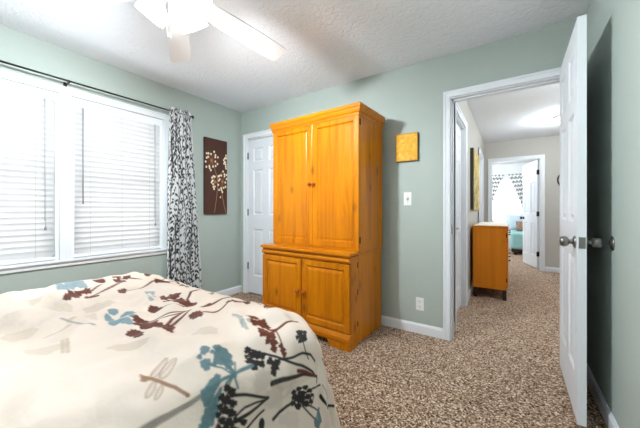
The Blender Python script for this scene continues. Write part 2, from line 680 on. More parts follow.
# --- six panel doors: local frame X = 0..w from the hinge, Y = thickness about 0, Z up
def six_panel(mb, w, h, t=0.035):
    st = 0.10 if w > 0.68 else 0.088
    ms = 0.105
    c = (w - 2 * st - ms) / 2
    rows = [(0.23, 0.845), (1.03, 1.625), (1.725, h - 0.11)]
    cols = [(st, st + c), (w - st - c, w - st)]
    hb = t / 2
    mb.box(0, st, -hb, hb, 0, h)
    mb.box(w - st, w, -hb, hb, 0, h)
    zz = [0] + [z for r_ in rows for z in r_] + [h]
    for k in range(0, len(zz), 2):
        mb.box(st, w - st, -hb, hb, zz[k], zz[k + 1])
    for z0, z1 in rows:
        mb.box(st + c, w - st - c, -hb, hb, z0, z1)
        for x0, x1 in cols:
            mb.box(x0, x1, -hb + 0.011, hb - 0.011, z0, z1)
            for s in (-1, 1):
                # sloping sticking from the stile down to the panel, then the raised field
                o = (x0, x1, z0, z1)
                i = (x0 + 0.014, x1 - 0.014, z0 + 0.014, z1 - 0.014)
                va = [(o[0], s * hb, o[2]), (o[1], s * hb, o[2]), (o[1], s * hb, o[3]), (o[0], s * hb, o[3])]
                vb = [(i[0], s * (hb - 0.0105), i[2]), (i[1], s * (hb - 0.0105), i[2]), (i[1], s * (hb - 0.0105), i[3]), (i[0], s * (hb - 0.0105), i[3])]
                for k in range(4):
                    mb.face([va[k], va[(k + 1) % 4], vb[(k + 1) % 4], vb[k]])
                mb.frustum((x0 + 0.022, x1 - 0.022, z0 + 0.022, z1 - 0.022), (x0 + 0.042, x1 - 0.042, z0 + 0.042, z1 - 0.042), s * (hb - 0.0108), s * (hb - 0.003))
    return mb


def hinge_mb(x, y, z, r=0.0065, h=0.09, leaf=None):
    m_ = MB()
    m_.lathe((x, y, z - h / 2), (0, 0, 1), [(0, r * 0.6), (0.004, r), (h - 0.004, r), (h, r * 0.6)], 10)
    if leaf:
        m_.box(*leaf)
    return m_


def knob_mb(base, d):
    m_ = MB()
    m_.lathe(base, d, [(0, 0.032), (0.006, 0.032), (0.010, 0.024), (0.012, 0.013), (0.026, 0.012), (0.030, 0.022), (0.040, 0.0275), (0.054, 0.0265), (0.064, 0.022), (0.066, 0.0)], 24)
    return m_


# the open bedroom door (hinged on the right jamb, standing into the room)
d1 = thing('door_1', 'white six-panel door standing open against the right wall', None, kind='structure')
LW, LH = 0.69, 2.08
slab = six_panel(MB(), LW, LH).build('door_slab', M['door_white'], d1)
kb = knob_mb((LW - 0.06, -0.0175, 0.927), (0, -1, 0)).build('door_knob', M['nickel'], d1)
kb = knob_mb((LW - 0.06, 0.0175, 0.927), (0, 1, 0)).build('door_knob', M['nickel'], d1)
mb = MB().box(LW, LW + 0.0015, -0.0127, 0.0127, 0.898, 0.956)
lp = mb.build('latch_plate', M['nickel'], d1)
MB().prism([(-0.007, 0.917), (0.007, 0.917), (0.007, 0.937), (-0.007, 0.937)], 'X', LW + 0.0015, LW + 0.009).build('latch_bolt', M['nickel'], lp)
for z in (0.25, 1.05, 1.83):
    hinge_mb(-0.008, 0.0225, z).build('hinge', M['nickel'], d1)
d1.location = (0.3075, YB - 0.006, 0.016)
d1.rotation_euler = (0, 0, R(-90.5))

# closet door in the left corner, shut
d2 = thing('door_2', 'white six-panel closet door shut behind the armoire', None, kind='structure')
d2.location = (CD[0] + 0.02, YB + 0.022, 0.016)
mb = MB()
mb.xf = Matrix.Translation(d2.location)
six_panel(mb, CD[1] - CD[0] - 0.04, 2.02).build('door_slab', M['door_white'], d2)
for z in (0.37, 1.08, 1.83):
    hinge_mb(CD[0] + 0.017, YB - 0.004, z).build('hinge', M['bronze'], d2)

# hall doors on the left, shut
for nm, hd, lab in (('door_3', HD1, 'white six-panel hall door with a lever handle beside the wooden buffet'), ('door_4', HD2, 'white door in the hall beyond the painting')):
    d = thing(nm, lab, None, kind='structure')
    d.location = (HL - 0.0525, hd[0] + 0.02, 0.016)
    mb = MB()
    mb.xf = Matrix.Translation(d.location) @ Matrix.Rotation(R(90), 4, 'Z')
    six_panel(mb, hd[1] - hd[0] - 0.04, 2.02).build('door_slab', M['door_white'], d)
    y = hd[0] + 0.085
    xs = HL - 0.035
    lv = MB().lathe((xs, y, 0.93), (1, 0, 0), [(0, 0.031), (0.006, 0.031), (0.010, 0.014), (0.045, 0.011)], 18)
    lv.tube([(xs + 0.040, y - 0.012, 0.93), (xs + 0.042, y + 0.03, 0.932), (xs + 0.044, y + 0.075, 0.928), (xs + 0.044, y + 0.115, 0.922)], 0.008, 10)
    lv.build('lever_handle', M['nickel'], d)

# far bedroom door, opened into that room
d5 = thing('door_5', 'white six-panel door at the end of the hall opened into the far bedroom', None, kind='structure')
six_panel(MB(), 0.72, 2.02).build('door_slab', M['door_white'], d5)
for s in (-1, 1):
    knob_mb((0.66, s * 0.0175, 0.93), (0, s, 0)).build('door_knob', M['black'], d5)
for z in (0.27, 1.02, 1.8):
    hinge_mb(-0.008, 0.02, z, 0.009, leaf=(-0.006, 0.0, -0.0175, 0.0175, z - 0.045, z + 0.045)).build('hinge', M['bronze'], d5)
d5.location = (0.428, HY + 0.135, 0.016)
d5.rotation_euler = (0, 0, R(180 - 74))


# --- windows
def pane_mat():
    m, nt, b = newmat('window glass')
    t = nt.nodes.new('ShaderNodeBsdfTransparent')
    g = nt.nodes.new('ShaderNodeBsdfGlossy')
    g.inputs['Roughness'].default_value = 0.02
    mx = nt.nodes.new('ShaderNodeMixShader')
    mx.inputs[0].default_value = 0.06
    nt.links.new(t.outputs[0], mx.inputs[1])
    nt.links.new(g.outputs[0], mx.inputs[2])
    nt.links.new(mx.outputs[0], nt.nodes['Material Output'].inputs['Surface'])
    return m


M['pane'] = pane_mat()


def window(name, xf, w, z0, z1, label):
    """double-hung window; local X = 0..w along the wall, Y = 0 at the room face, + outwards"""
    t = thing(name, label, None, kind='structure')
    mb = MB()
    mb.xf = xf
    f = 0.022
    mb.box(0, f, 0.004, 0.136, z0, z1)
    mb.box(w - f, w, 0.004, 0.136, z0, z1)
    mb.box(f, w - f, 0.004, 0.136, z1 - f, z1)
    mb.box(f, w - f, 0.055, 0.136, z0, z0 + f)
    mb.build('frame', M['vinyl'], t)
    zm = (z0 + z1) / 2 + 0.02
    for nm, a, b, y in (('lower_sash', z0 + f, zm + 0.022, 0.070), ('upper_sash', zm - 0.022, z1 - f, 0.102)):
        mb = MB()
        mb.xf = xf
        s = 0.042
        x0, x1 = f + 0.001, w - f - 0.001
        mb.box(x0, x0 + s, y, y + 0.028, a, b, 0.003)
        mb.box(x1 - s, x1, y, y + 0.028, a, b, 0.003)
        mb.box(x0 + s, x1 - s, y, y + 0.028, a, a + s, 0.003)
        mb.box(x0 + s, x1 - s, y, y + 0.028, b - s, b, 0.003)
        so = mb.build(nm, M['vinyl'], t)
        mb = MB()
        mb.xf = xf
        mb.box(x0 + s, x1 - s, y + 0.011, y + 0.016, a + s, b - s)
        mb.build('pane', M['pane'], so)
    return t


for k, (a, b) in enumerate(WIN):
    xf = Matrix.Translation((XL, a, 0)) @ Matrix.Rotation(R(90), 4, 'Z')
    window('window_%d' % (k + 1), xf, b - a, WZ0, WZ1, ('white double-hung window nearer the left picture edge, behind its blind', 'white double-hung window next to the curtain, behind its blind')[k])
window('window_3', Matrix.Translation((FW[0], FY, 0)), FW[1] - FW[0], 0.75, 2.05, 'bright white window of the far bedroom between chevron curtains')

# casing around the bedroom window pair, with stool and apron
mb = MB()
a, b = WIN[0][0], WIN[1][1]
mb.box(XL, XL + 0.018, a - 0.062, a, WZ0, WZ1, 0.003)
mb.box(XL, XL + 0.018, b, b + 0.062, WZ0, WZ1, 0.003)
mb.box(XL, XL + 0.018, WIN[0][1], WIN[1][0], WZ0, WZ1, 0.003)
mb.box(XL, XL + 0.020, a - 0.066, b + 0.066, WZ1, WZ1 + 0.060, 0.004)
mb.box(XL, XL + 0.027, a - 0.066, b + 0.066, WZ1 + 0.044, WZ1 + 0.060, 0.003)
mb.box(XL, XL + 0.018, a - 0.062, b + 0.062, WZ0 - 0.052, WZ0 - 0.014, 0.003)
mb.box(XL, XL + 0.038, a - 0.075, b + 0.075, WZ0 - 0.016, WZ0 + 0.004, 0.004)
for p, q in WIN:
    mb.box(XL - 0.056, XL, p, q, WZ0 - 0.016, WZ0 + 0.004)
struct('trim_6', mb, M['trim'])
mb = MB()
mb.box(FW[0] - 0.06, FW[1] + 0.06, FY - 0.018, FY, 2.05, 2.11, 0.003)
mb.box(FW[0] - 0.06, FW[0], FY - 0.018, FY, 0.70, 2.05, 0.003)
mb.box(FW[1], FW[1] + 0.06, FY - 0.018, FY, 0.70, 2.05, 0.003)
mb.box(FW[0] - 0.07, FW[1] + 0.07, FY - 0.035, FY, 0.732, 0.752, 0.003)
struct('trim_7', mb, M['trim'])


# ------------------------------------------------------------------ bed and printed comforter
BXL, BXR, BYF, BYH, BZ = -2.42, -0.655, 1.135, -1.0, 0.668
bed = thing('bed', 'cream bed below the floral comforter in the room\'s left half', 'bed', (-1.5, 0.0, 0))
MB().box(BXL + 0.15, BXR - 0.15, BYH + 0.02, BYF - 0.15, 0.36, 0.585, 0.05, 3).build('mattress', M['bed_base'], bed)
MB().box(BXL + 0.16, BXR - 0.16, BYH + 0.02, BYF - 0.16, 0.14, 0.358, 0.02, 2).build('box_spring', M['bed_base'], bed)
for x in (BXL + 0.24, BXR - 0.24):
    for y in (BYH + 0.1, BYF - 0.18):
        MB().lathe((x, y, 0), (0, 0, 1), [(0, 0.025), (0.02, 0.03), (0.138, 0.03)], 14).build('leg', M['black'], bed)


# cloth-begin
def cloth_surface(U, V):
    """rest position of the comforter for its own coordinates U (across) and V (towards the foot)"""
    RB = 0.21
    x0, x1, y1 = BXL + RB, BXR - RB, BYF - RB
    dx = np.where(U > x1, U - x1, np.where(U < x0, U - x0, 0.0))
    dy = np.maximum(V - y1, 0)
    adx = np.abs(dx)
    hyp = np.sqrt(adx ** 2 + dy ** 2) + 1e-9
    rho = (adx ** 4 + dy ** 4) ** 0.25
    nx, ny = dx / hyp, dy / hyp
    th = np.minimum(rho / RB, PI / 2)
    over = np.maximum(rho - RB * PI / 2, 0)
    corner = np.clip(2 * np.minimum(adx, dy) / (np.maximum(adx, dy) + 1e-6), 0, 1) * (hyp > 1e-3)
    per = np.where(adx > dy, V, U * 1.0) + 1.3 * np.arctan2(dy, adx + 1e-6) * 0.3
    k = np.clip(over / 0.4, 0, 1)
    fold = (np.sin(per * 23.0 + 0.7) + 0.5 * np.sin(per * 41 + 2.0)) * 0.020 * k
    out = RB * np.sin(th) + 0.30 * (over - 1.1 * over ** 2) + fold
    down = RB * (1 - np.cos(th)) + over * 0.965
    X = U - dx + nx * out
    Y = V - dy + ny * out
    fx = (U - (BXL + BXR) / 2) / ((BXR - BXL) / 2)
    crown = 0.022 * np.clip(1 - fx ** 2, 0, 1) * np.clip((BYF - V) / 0.5, 0, 1) - 0.012
    top = 1 - np.clip(rho / (RB * 1.2), 0, 1)
    w = (0.0055 * np.sin(9 * U - 26 * V + 2.4 * np.sin(3.1 * U + 1.2 * V)) * np.sin(2.3 * U + 5.1 * V + 0.6)
         + 0.0045 * np.sin(17 * U + 38 * V + 3 * np.sin(5 * U)) * np.sin(4.1 * V - 1.7 * U)
         + 0.006 * np.sin(5.5 * U + 3.0 * np.sin(2.2 * V)) * np.sin(4.7 * V + 1.1))
    w = w + 0.0075 * np.sin(27 * U + 2.2 * np.sin(2.6 * V + 1.0) + 1.1 * V) * np.clip(0.5 + 0.9 * np.sin(2.9 * V + 3.4 * U + 0.4), 0, 1) + 0.0022 * np.sin(52 * U - 4 * V + 2.0 * np.sin(4 * V))
    wr = 0.006 * np.sin(31 * U + 9 * V) * np.sin(27 * V - 8 * U + 1.0) * np.clip(rho / 0.1, 0, 1)
    Z = BZ + crown * top - down + 1.7 * w * (0.35 + 0.65 * top)
    X = X + nx * wr
    Y = Y + ny * wr
    return X, Y, np.maximum(Z, 0.012)
# cloth-end


uu = np.concatenate([np.arange(BXL - 0.42, -1.75, 0.007), np.arange(-1.75, BXR + 0.47, 0.0036)])
vv = np.concatenate([np.arange(BYH, 0.0, 0.02), np.arange(0.0, BYF + 0.475, 0.0036)])
UU, VV = np.meshgrid(uu, vv, indexing='ij')
pr = Print(UU, VV, (236, 219, 205))
MOTIFS = [
    ('E', -1.4122, 0.2443, 0.0011, 0.0418, 0.0381, -0.0046, 'beige', 0.35, 0.15),
    ('E', -1.188, 0.2592, 0.0105, 0.0519, 0.0279, -0.0043, 'beige', 0.35, 0.15),
    ('E', -1.5533, 0.5233, 0.0138, 0.0533, 0.0527, -0.0157, 'beige', 0.35, 0.15),
    ('E', -2.1227, 1.5883, -0.0492, 0.0245, -0.0295, 0.042, 'beige', 0.35, 0.15),
    ('E', -1.6539, 0.4096, 0.0462, 0.0298, 0.0534, -0.0132, 'beige', 0.35, 0.15),
    ('E', -1.918, 0.3825, 0.0026, 0.0304, 0.0542, -0.0095, 'beige', 0.35, 0.15),
    ('E', -1.0304, 0.4287, 0.0207, 0.051, 0.021, -0.007, 'beige', 0.35, 0.15),
    ('E', -0.9225, 0.6293, 0.0208, 0.0397, 0.0332, -0.0195, 'beige', 0.35, 0.15),
    ('E', -1.4272, 0.4467, 0.0547, 0.0053, 0.038, -0.0157, 'beige', 0.35, 0.15),
    ('E', -0.8342, 0.4217, -0.0274, 0.0386, 0.0144, 0.0004, 'tan', 0.16, 0),
    ('L', [(-0.863, 0.46), (-0.857, 0.457), (-0.852, 0.455), (-0.846, 0.45), (-0.84, 0.444), (-0.833, 0.437), (-0.827, 0.43), (-0.822, 0.422), (-0.817, 0.415), (-0.814, 0.408), (-0.811, 0.402), (-0.81, 0.398), (-0.809, 0.393), (-0.811, 0.391), (-0.812, 0.39), (-0.816, 0.391), (-0.819, 0.392), (-0.824, 0.396), (-0.829, 0.4), (-0.835, 0.407), (-0.841, 0.414), (-0.847, 0.422), (-0.854, 0.43), (-0.858, 0.437), (-0.863, 0.445), (-0.865, 0.451), (-0.867, 0.456), (-0.865, 0.458), (-0.863, 0.46)], 0.0035, 'tan', 0.6, None),
    ('E', -0.8165, 0.4381, -0.0183, 0.0359, 0.0172, 0.0001, 'tan', 0.16, 0),
    ('L', [(-0.834, 0.472), (-0.829, 0.47), (-0.825, 0.468), (-0.82, 0.463), (-0.815, 0.459), (-0.81, 0.452), (-0.806, 0.446), (-0.802, 0.439), (-0.799, 0.432), (-0.798, 0.426), (-0.796, 0.42), (-0.797, 0.416), (-0.797, 0.411), (-0.799, 0.41), (-0.802, 0.408), (-0.805, 0.409), (-0.809, 0.41), (-0.814, 0.414), (-0.818, 0.419), (-0.823, 0.425), (-0.828, 0.431), (-0.832, 0.438), (-0.836, 0.446), (-0.838, 0.453), (-0.841, 0.459), (-0.84, 0.464), (-0.84, 0.469), (-0.837, 0.47), (-0.834, 0.472)], 0.0035, 'tan', 0.6, None),
    ('E', -0.7789, 0.3721, 0.019, -0.0222, -0.0074, -0.003, 'tan', 0.16, 0),
    ('L', [(-0.763, 0.353), (-0.765, 0.353), (-0.767, 0.354), (-0.77, 0.356), (-0.774, 0.358), (-0.778, 0.361), (-0.782, 0.365), (-0.785, 0.369), (-0.789, 0.374), (-0.792, 0.378), (-0.796, 0.383), (-0.797, 0.386), (-0.798, 0.39), (-0.798, 0.391), (-0.797, 0.393), (-0.795, 0.392), (-0.792, 0.392), (-0.788, 0.389), (-0.785, 0.387), (-0.78, 0.383), (-0.776, 0.379), (-0.773, 0.375), (-0.769, 0.37), (-0.766, 0.366), (-0.764, 0.362), (-0.763, 0.359), (-0.762, 0.356), (-0.762, 0.355), (-0.763, 0.353)], 0.0035, 'tan', 0.6, None),
    ('E', -0.7629, 0.3851, 0.0179, -0.0187, -0.0061, -0.0035, 'tan', 0.16, 0),
    ('L', [(-0.747, 0.369), (-0.749, 0.369), (-0.751, 0.369), (-0.754, 0.371), (-0.757, 0.372), (-0.761, 0.375), (-0.765, 0.378), (-0.768, 0.382), (-0.772, 0.386), (-0.775, 0.39), (-0.778, 0.394), (-0.779, 0.397), (-0.781, 0.4), (-0.78, 0.401), (-0.78, 0.403), (-0.778, 0.402), (-0.776, 0.402), (-0.772, 0.4), (-0.769, 0.398), (-0.765, 0.395), (-0.761, 0.392), (-0.758, 0.388), (-0.754, 0.384), (-0.751, 0.381), (-0.749, 0.377), (-0.748, 0.375), (-0.747, 0.372), (-0.747, 0.37), (-0.747, 0.369)], 0.0035, 'tan', 0.6, None),
    ('L', [(-0.82, 0.373), (-0.815, 0.379), (-0.811, 0.386), (-0.801, 0.395), (-0.791, 0.403), (-0.773, 0.415), (-0.756, 0.427), (-0.734, 0.435), (-0.714, 0.444)], 0.011, 'tan', 0.95, None),
    ('L', [(-0.816, 0.389), (-0.838, 0.421), (-0.867, 0.459)], 0.003, 'tan', 0.6, None),
    ('L', [(-0.802, 0.4), (-0.815, 0.43), (-0.831, 0.464)], 0.003, 'tan', 0.6, None),
    ('E', -0.8168, 0.3764, 0.008, 0.0091, 0.0101, -0.0045, 'tan', 0.95, 0.2),
    ('E', -0.7124, 0.4433, 0.003, 0.0051, 0.0047, -0.0022, 'tan', 1, 0),
    ('E', -0.8344, 0.3741, 0.0031, 0.0031, 0.0044, -0.0019, 'tan', 0.9, 0),
    ('E', -0.8113, 0.3665, 0.0027, 0.0032, 0.0037, -0.0016, 'tan', 0.9, 0),
    ('L', [(-1.416, 0.356), (-1.397, 0.375), (-1.378, 0.394), (-1.336, 0.406), (-1.296, 0.418)], 0.012, 'slate', 0.7, None),
    ('L', [(-1.397, 0.369), (-1.431, 0.399), (-1.468, 0.432)], 0.012, 'beige', 0.6, None),
    ('L', [(-1.379, 0.37), (-1.36, 0.351), (-1.342, 0.332), (-1.337, 0.311), (-1.332, 0.291)], 0.012, 'beige', 0.5, None),
    ('L', [(-1.238, 0.312), (-1.189, 0.301), (-1.144, 0.29)], 0.01, 'beige', 0.6, None),
    ('L', [(-1.234, 0.323), (-1.181, 0.311), (-1.132, 0.299)], 0.01, 'beige', 0.6, None),
    ('L', [(-0.689, 0.275), (-0.689, 0.305), (-0.689, 0.337), (-0.689, 0.361), (-0.688, 0.385), (-0.689, 0.411), (-0.69, 0.439), (-0.694, 0.466), (-0.697, 0.494)], 0.021, 'grey', 0.8, 0.012),
    ('L', [(-0.682, 0.255), (-0.685, 0.265), (-0.689, 0.275)], 0.021, 'grey', 0.8, None),
    ('E', -2.0797, 0.5235, 0.0365, 0.0195, 0.0465, -0.0117, 'paleblue', 0.9, 0.2),
    ('E', -2.0984, 0.5633, 0.0425, 0.0223, 0.0464, -0.0124, 'paleblue', 0.9, 0.2),
    ('E', -2.058, 0.5973, 0.0423, 0.0227, 0.0461, -0.0134, 'paleblue', 0.9, 0.2),
    ('E', -1.958, 0.5094, 0.0275, 0.0157, 0.0355, -0.0092, 'paleblue', 0.9, 0.2),
    ('E', -1.974, 0.5466, 0.0286, 0.0161, 0.0435, -0.012, 'paleblue', 0.9, 0.2),
    ('E', -1.4148, 0.5246, -0.0079, 0.0224, 0.0362, -0.0101, 'midblue', 0.95, 0.1),
    ('E', -1.3401, 0.5481, 0.0002, 0.0305, 0.0465, -0.0156, 'midblue', 0.95, 0.1),
    ('E', -1.352, 0.4859, 0.0212, 0.0093, 0.0305, -0.0117, 'midblue', 0.95, 0.1),
    ('E', -1.2853, 0.483, 0.0111, 0.02, 0.0333, -0.0112, 'midblue', 0.95, 0.1),
    ('E', -1.2397, 0.5036, 0.0417, 0.0075, 0.0349, -0.0175, 'midblue', 0.95, 0.1),
    ('E', -1.2741, 0.5411, 0.0145, 0.0104, 0.0179, -0.0076, 'midblue', 0.95, 0.1),
    ('E', -1.6129, 0.7529, 0.0115, 0.0092, 0.0336, -0.0157, 'paleblue', 0.8, 0.2),
    ('E', -1.6038, 0.774, 0.0126, 0.0101, 0.0339, -0.0164, 'paleblue', 0.8, 0.2),
    ('E', -1.5242, 0.721, 0.0109, 0.0088, 0.0298, -0.0141, 'paleblue', 0.8, 0.2),
    ('E', -1.5207, 0.7487, 0.0106, 0.0087, 0.0323, -0.0159, 'paleblue', 0.8, 0.2),
    ('E', -1.4622, 0.701, 0.01, 0.0082, 0.0234, -0.0112, 'paleblue', 0.8, 0.2),
    ('E', -0.934, 0.7796, 0.0229, -0.0003, 0.0155, -0.0168, 'slate', 0.65, 0.25),
    ('E', -0.8817, 0.7555, 0.0346, -0.0154, 0.0058, -0.0135, 'slate', 0.65, 0.25),
    ('E', -0.8423, 0.741, 0.026, -0.006, 0.0066, -0.0128, 'slate', 0.65, 0.25),
    ('E', -0.8914, 0.7999, 0.0105, 0.0084, 0.0179, -0.0161, 'slate', 0.65, 0.25),
    ('E', -0.8479, 0.771, 0.0062, 0.0058, 0.0112, -0.0101, 'slate', 0.65, 0.25),
    ('E', -1.7992, 0.4716, 0.0179, 0.0109, 0.0387, -0.0101, 'brown', 1, 0.22),
    ('E', -1.8325, 0.4997, 0.0217, 0.0131, 0.0441, -0.012, 'brown', 1, 0.22),
    ('E', -1.8635, 0.5325, 0.0226, 0.0134, 0.0462, -0.0132, 'brown', 1, 0.22),
    ('E', -1.9295, 0.5599, 0.0274, 0.0157, 0.0461, -0.0134, 'brown', 1, 0.22),
    ('E', -1.8793, 0.5665, 0.0267, 0.0156, 0.046, -0.0139, 'brown', 1, 0.22),
    ('E', -1.93, 0.5949, 0.0245, 0.014, 0.0459, -0.0141, 'brown', 1, 0.22),
    ('E', -1.754, 0.5573, 0.0303, 0.0188, 0.0441, -0.014, 'brown', 1, 0.22),
    ('E', -1.7432, 0.5745, 0.0214, 0.0133, 0.0355, -0.0117, 'brown', 1, 0.22),
    ('E', -1.8034, 0.5074, 0.0153, 0.0093, 0.0306, -0.0086, 'brown', 1, 0.22),
    ('E', -2.1794, 0.8001, 0.024, 0.0146, 0.0451, -0.0165, 'brown', 1, 0.22),
    ('E', -2.1599, 0.8271, 0.0395, 0.0248, 0.0448, -0.0172, 'brown', 1, 0.22),
    ('E', -2.098, 0.7862, 0.0301, 0.0193, 0.0449, -0.0168, 'brown', 1, 0.22),
    ('E', -2.0654, 0.8361, 0.0221, 0.0149, 0.043, -0.0174, 'brown', 1, 0.22),
    ('E', -1.9913, 0.7787, 0.0347, 0.0238, 0.04, -0.0156, 'brown', 1, 0.22),
    ('E', -2.0833, 0.6916, 0.0404, 0.0249, 0.043, -0.0143, 'brown', 1, 0),
    ('E', -2.0559, 0.9663, -0.0022, 0.0284, 0.0433, -0.0208, 'brown', 1, 0),
    ('E', -1.7527, 0.6854, 0.0143, 0.0108, 0.0369, -0.0144, 'brown', 1, 0.22),
    ('E', -1.7649, 0.7046, 0.0128, 0.0097, 0.0343, -0.0137, 'brown', 1, 0.22),
    ('E', -1.7276, 0.685, 0.0113, 0.0086, 0.0261, -0.0104, 'brown', 1, 0.22),
    ('E', -1.785, 0.8964, 0.019, 0.015, 0.0379, -0.019, 'brown', 1, 0.22),
    ('E', -1.7839, 0.9259, 0.0258, 0.0202, 0.0416, -0.0216, 'brown', 1, 0.22),
    ('E', -1.774, 0.945, 0.0096, 0.0164, 0.0423, -0.0227, 'brown', 1, 0.22),
    ('E', -1.6255, 0.9553, 0.0061, 0.0181, 0.0413, -0.0245, 'brown', 1, 0.22),
    ('E', -1.582, 0.9674, 0.0021, 0.0206, 0.0408, -0.0253, 'brown', 1, 0.22),
    ('L', [(-1.843, 0.577), (-1.863, 0.616), (-1.887, 0.659), (-1.899, 0.699), (-1.91, 0.742), (-1.912, 0.795), (-1.913, 0.852), (-1.892, 0.895), (-1.872, 0.94)], 0.012, 'brown', 1, None),
    ('L', [(-1.872, 0.94), (-1.813, 0.963), (-1.802, 1.016), (-1.686, 0.989), (-1.594, 0.976)], 0.012, 'brown', 1, None),
    ('L', [(-1.794, 0.578), (-1.808, 0.622), (-1.829, 0.672), (-1.858, 0.726), (-1.887, 0.785), (-1.898, 0.845), (-1.91, 0.91)], 0.012, 'brown', 1, None),
    ('L', [(-1.748, 0.703), (-1.748, 0.74), (-1.746, 0.778), (-1.766, 0.819), (-1.785, 0.862), (-1.783, 0.893), (-1.781, 0.924)], 0.012, 'brown', 1, None),
    ('L', [(-2.118, 0.714), (-2.122, 0.768), (-2.126, 0.826)], 0.012, 'brown', 1, None),
    ('L', [(-2.039, 0.781), (-2.033, 0.812), (-2.027, 0.844), (-1.984, 0.884), (-1.941, 0.925), (-1.902, 0.952), (-1.93, 1.02)], 0.012, 'brown', 1, None),
    ('E', -1.4999, 0.7836, 0.0191, 0.0157, 0.0425, -0.0222, 'brown', 1, 0.22),
    ('E', -1.4766, 0.8237, 0.0242, 0.0199, 0.0419, -0.0234, 'brown', 1, 0.22),
    ('E', -1.4091, 0.7607, 0.0201, 0.0166, 0.0325, -0.0176, 'brown', 1, 0.22),
    ('E', -1.3648, 0.7814, 0.025, 0.0207, 0.0417, -0.0239, 'brown', 1, 0.22),
    ('E', -1.3242, 0.8039, 0.0201, 0.0167, 0.0345, -0.0209, 'brown', 1, 0.22),
    ('E', -1.2947, 0.8172, 0.015, 0.0124, 0.025, -0.0158, 'brown', 1, 0.22),
    ('E', -1.3906, 0.8067, 0.0206, 0.0171, 0.033, -0.0191, 'brown', 1, 0.22),
    ('E', -1.3404, 0.6469, 0.0136, 0.0113, 0.0257, -0.0124, 'brown', 1, 0.22),
    ('E', -1.3268, 0.6619, 0.0182, 0.0151, 0.0295, -0.0147, 'brown', 1, 0.22),
    ('E', -1.3129, 0.6421, 0.0133, 0.0111, 0.0188, -0.0092, 'brown', 1, 0.22),
    ('E', -1.2681, 0.7356, 0.0164, 0.0136, 0.0191, -0.0111, 'brown', 1, 0.22),
    ('E', -1.2546, 0.7567, 0.0142, 0.0118, 0.017, -0.0103, 'brown', 1, 0.22),
    ('L', [(-1.331, 0.668), (-1.319, 0.694), (-1.307, 0.719), (-1.281, 0.743), (-1.255, 0.767)], 0.012, 'brown', 1, None),
    ('L', [(-1.313, 0.813), (-1.347, 0.825), (-1.381, 0.839), (-1.409, 0.866), (-1.438, 0.896), (-1.437, 0.925), (-1.446, 0.96), (-1.462, 1.016), (-1.406, 1.016)], 0.012, 'brown', 1, None),
    ('L', [(-1.464, 0.77), (-1.437, 0.781), (-1.409, 0.791), (-1.353, 0.803), (-1.298, 0.814)], 0.012, 'brown', 1, None),
    ('E', -1.2381, 0.5477, 0.0219, 0.0158, 0.03, -0.0133, 'brown', 1, 0.22),
    ('E', -1.166, 0.5335, 0.0228, 0.0167, 0.0371, -0.017, 'brown', 1, 0.22),
    ('E', -1.1663, 0.5629, 0.0213, 0.0156, 0.0355, -0.0172, 'brown', 1, 0.22),
    ('E', -1.1903, 0.5159, 0.0104, 0.0076, 0.0191, -0.0083, 'brown', 1, 0.22),
    ('E', -1.134, 0.5401, 0.0164, 0.0121, 0.0256, -0.0122, 'brown', 1, 0.22),
    ('E', -1.2244, 0.5639, 0.0132, 0.0096, 0.0224, -0.0103, 'brown', 1, 0.22),
    ('E', -1.119, 0.472, 0.0154, 0.0113, 0.026, -0.011, 'brown', 1, 0.22),
    ('E', -1.0816, 0.4752, 0.0136, 0.01, 0.0224, -0.0098, 'brown', 1, 0.22),
    ('E', -1.122, 0.4897, 0.0117, 0.0086, 0.0192, -0.0084, 'brown', 1, 0.22),
    ('E', -1.094, 0.4905, 0.0096, 0.0071, 0.0151, -0.0068, 'brown', 1, 0.22),
    ('E', -1.1044, 0.562, 0.0163, 0.0121, 0.0272, -0.0138, 'brown', 1, 0.22),
    ('E', -1.0649, 0.5637, 0.018, 0.0134, 0.0293, -0.0155, 'brown', 1, 0.22),
    ('E', -1.0717, 0.5862, 0.0123, 0.0092, 0.0363, -0.0198, 'brown', 1, 0.22),
    ('E', -2.3296, 1.5614, -0.052, 0.0178, 0.0025, 0.0169, 'brown', 1, 0.22),
    ('E', -1.0316, 0.557, 0.0117, 0.0088, 0.0154, -0.0083, 'brown', 1, 0.22),
    ('E', -1.0738, 0.5464, 0.0099, 0.0074, 0.0164, -0.0084, 'brown', 1, 0.22),
    ('E', -1.077, 0.6842, 0.0142, 0.0118, 0.0302, -0.0192, 'brown', 1, 0.22),
    ('E', -1.0588, 0.6948, 0.0134, 0.0111, 0.0297, -0.0195, 'brown', 1, 0.22),
    ('E', -1.05, 0.6779, 0.0124, 0.0102, 0.0184, -0.0119, 'brown', 1, 0.22),
    ('L', [(-1.188, 0.566), (-1.179, 0.59), (-1.171, 0.616), (-1.171, 0.647), (-1.174, 0.681), (-1.18, 0.723), (-1.187, 0.769), (-1.192, 0.811), (-1.197, 0.855), (-1.2, 0.885), (-1.202, 0.916)], 0.012, 'brown', 1, None),
    ('L', [(-1.1, 0.606), (-1.11, 0.623), (-1.12, 0.641), (-1.133, 0.675), (-1.148, 0.71), (-1.165, 0.743), (-1.184, 0.777), (-1.194, 0.812), (-1.205, 0.849)], 0.012, 'brown', 1, None),
    ('L', [(-1.229, 0.57), (-1.219, 0.602), (-1.209, 0.636), (-1.197, 0.678), (-1.185, 0.722), (-1.186, 0.752), (-1.187, 0.784)], 0.012, 'brown', 1, None),
    ('L', [(-1.1, 0.582), (-1.119, 0.604), (-1.138, 0.627), (-1.153, 0.658), (-1.17, 0.692), (-1.174, 0.722), (-1.179, 0.754)], 0.012, 'brown', 1, None),
    ('L', [(-1.202, 0.916), (-1.192, 0.938), (-1.191, 0.969), (-1.198, 1.02), (-1.154, 1.02)], 0.012, 'brown', 1, None),
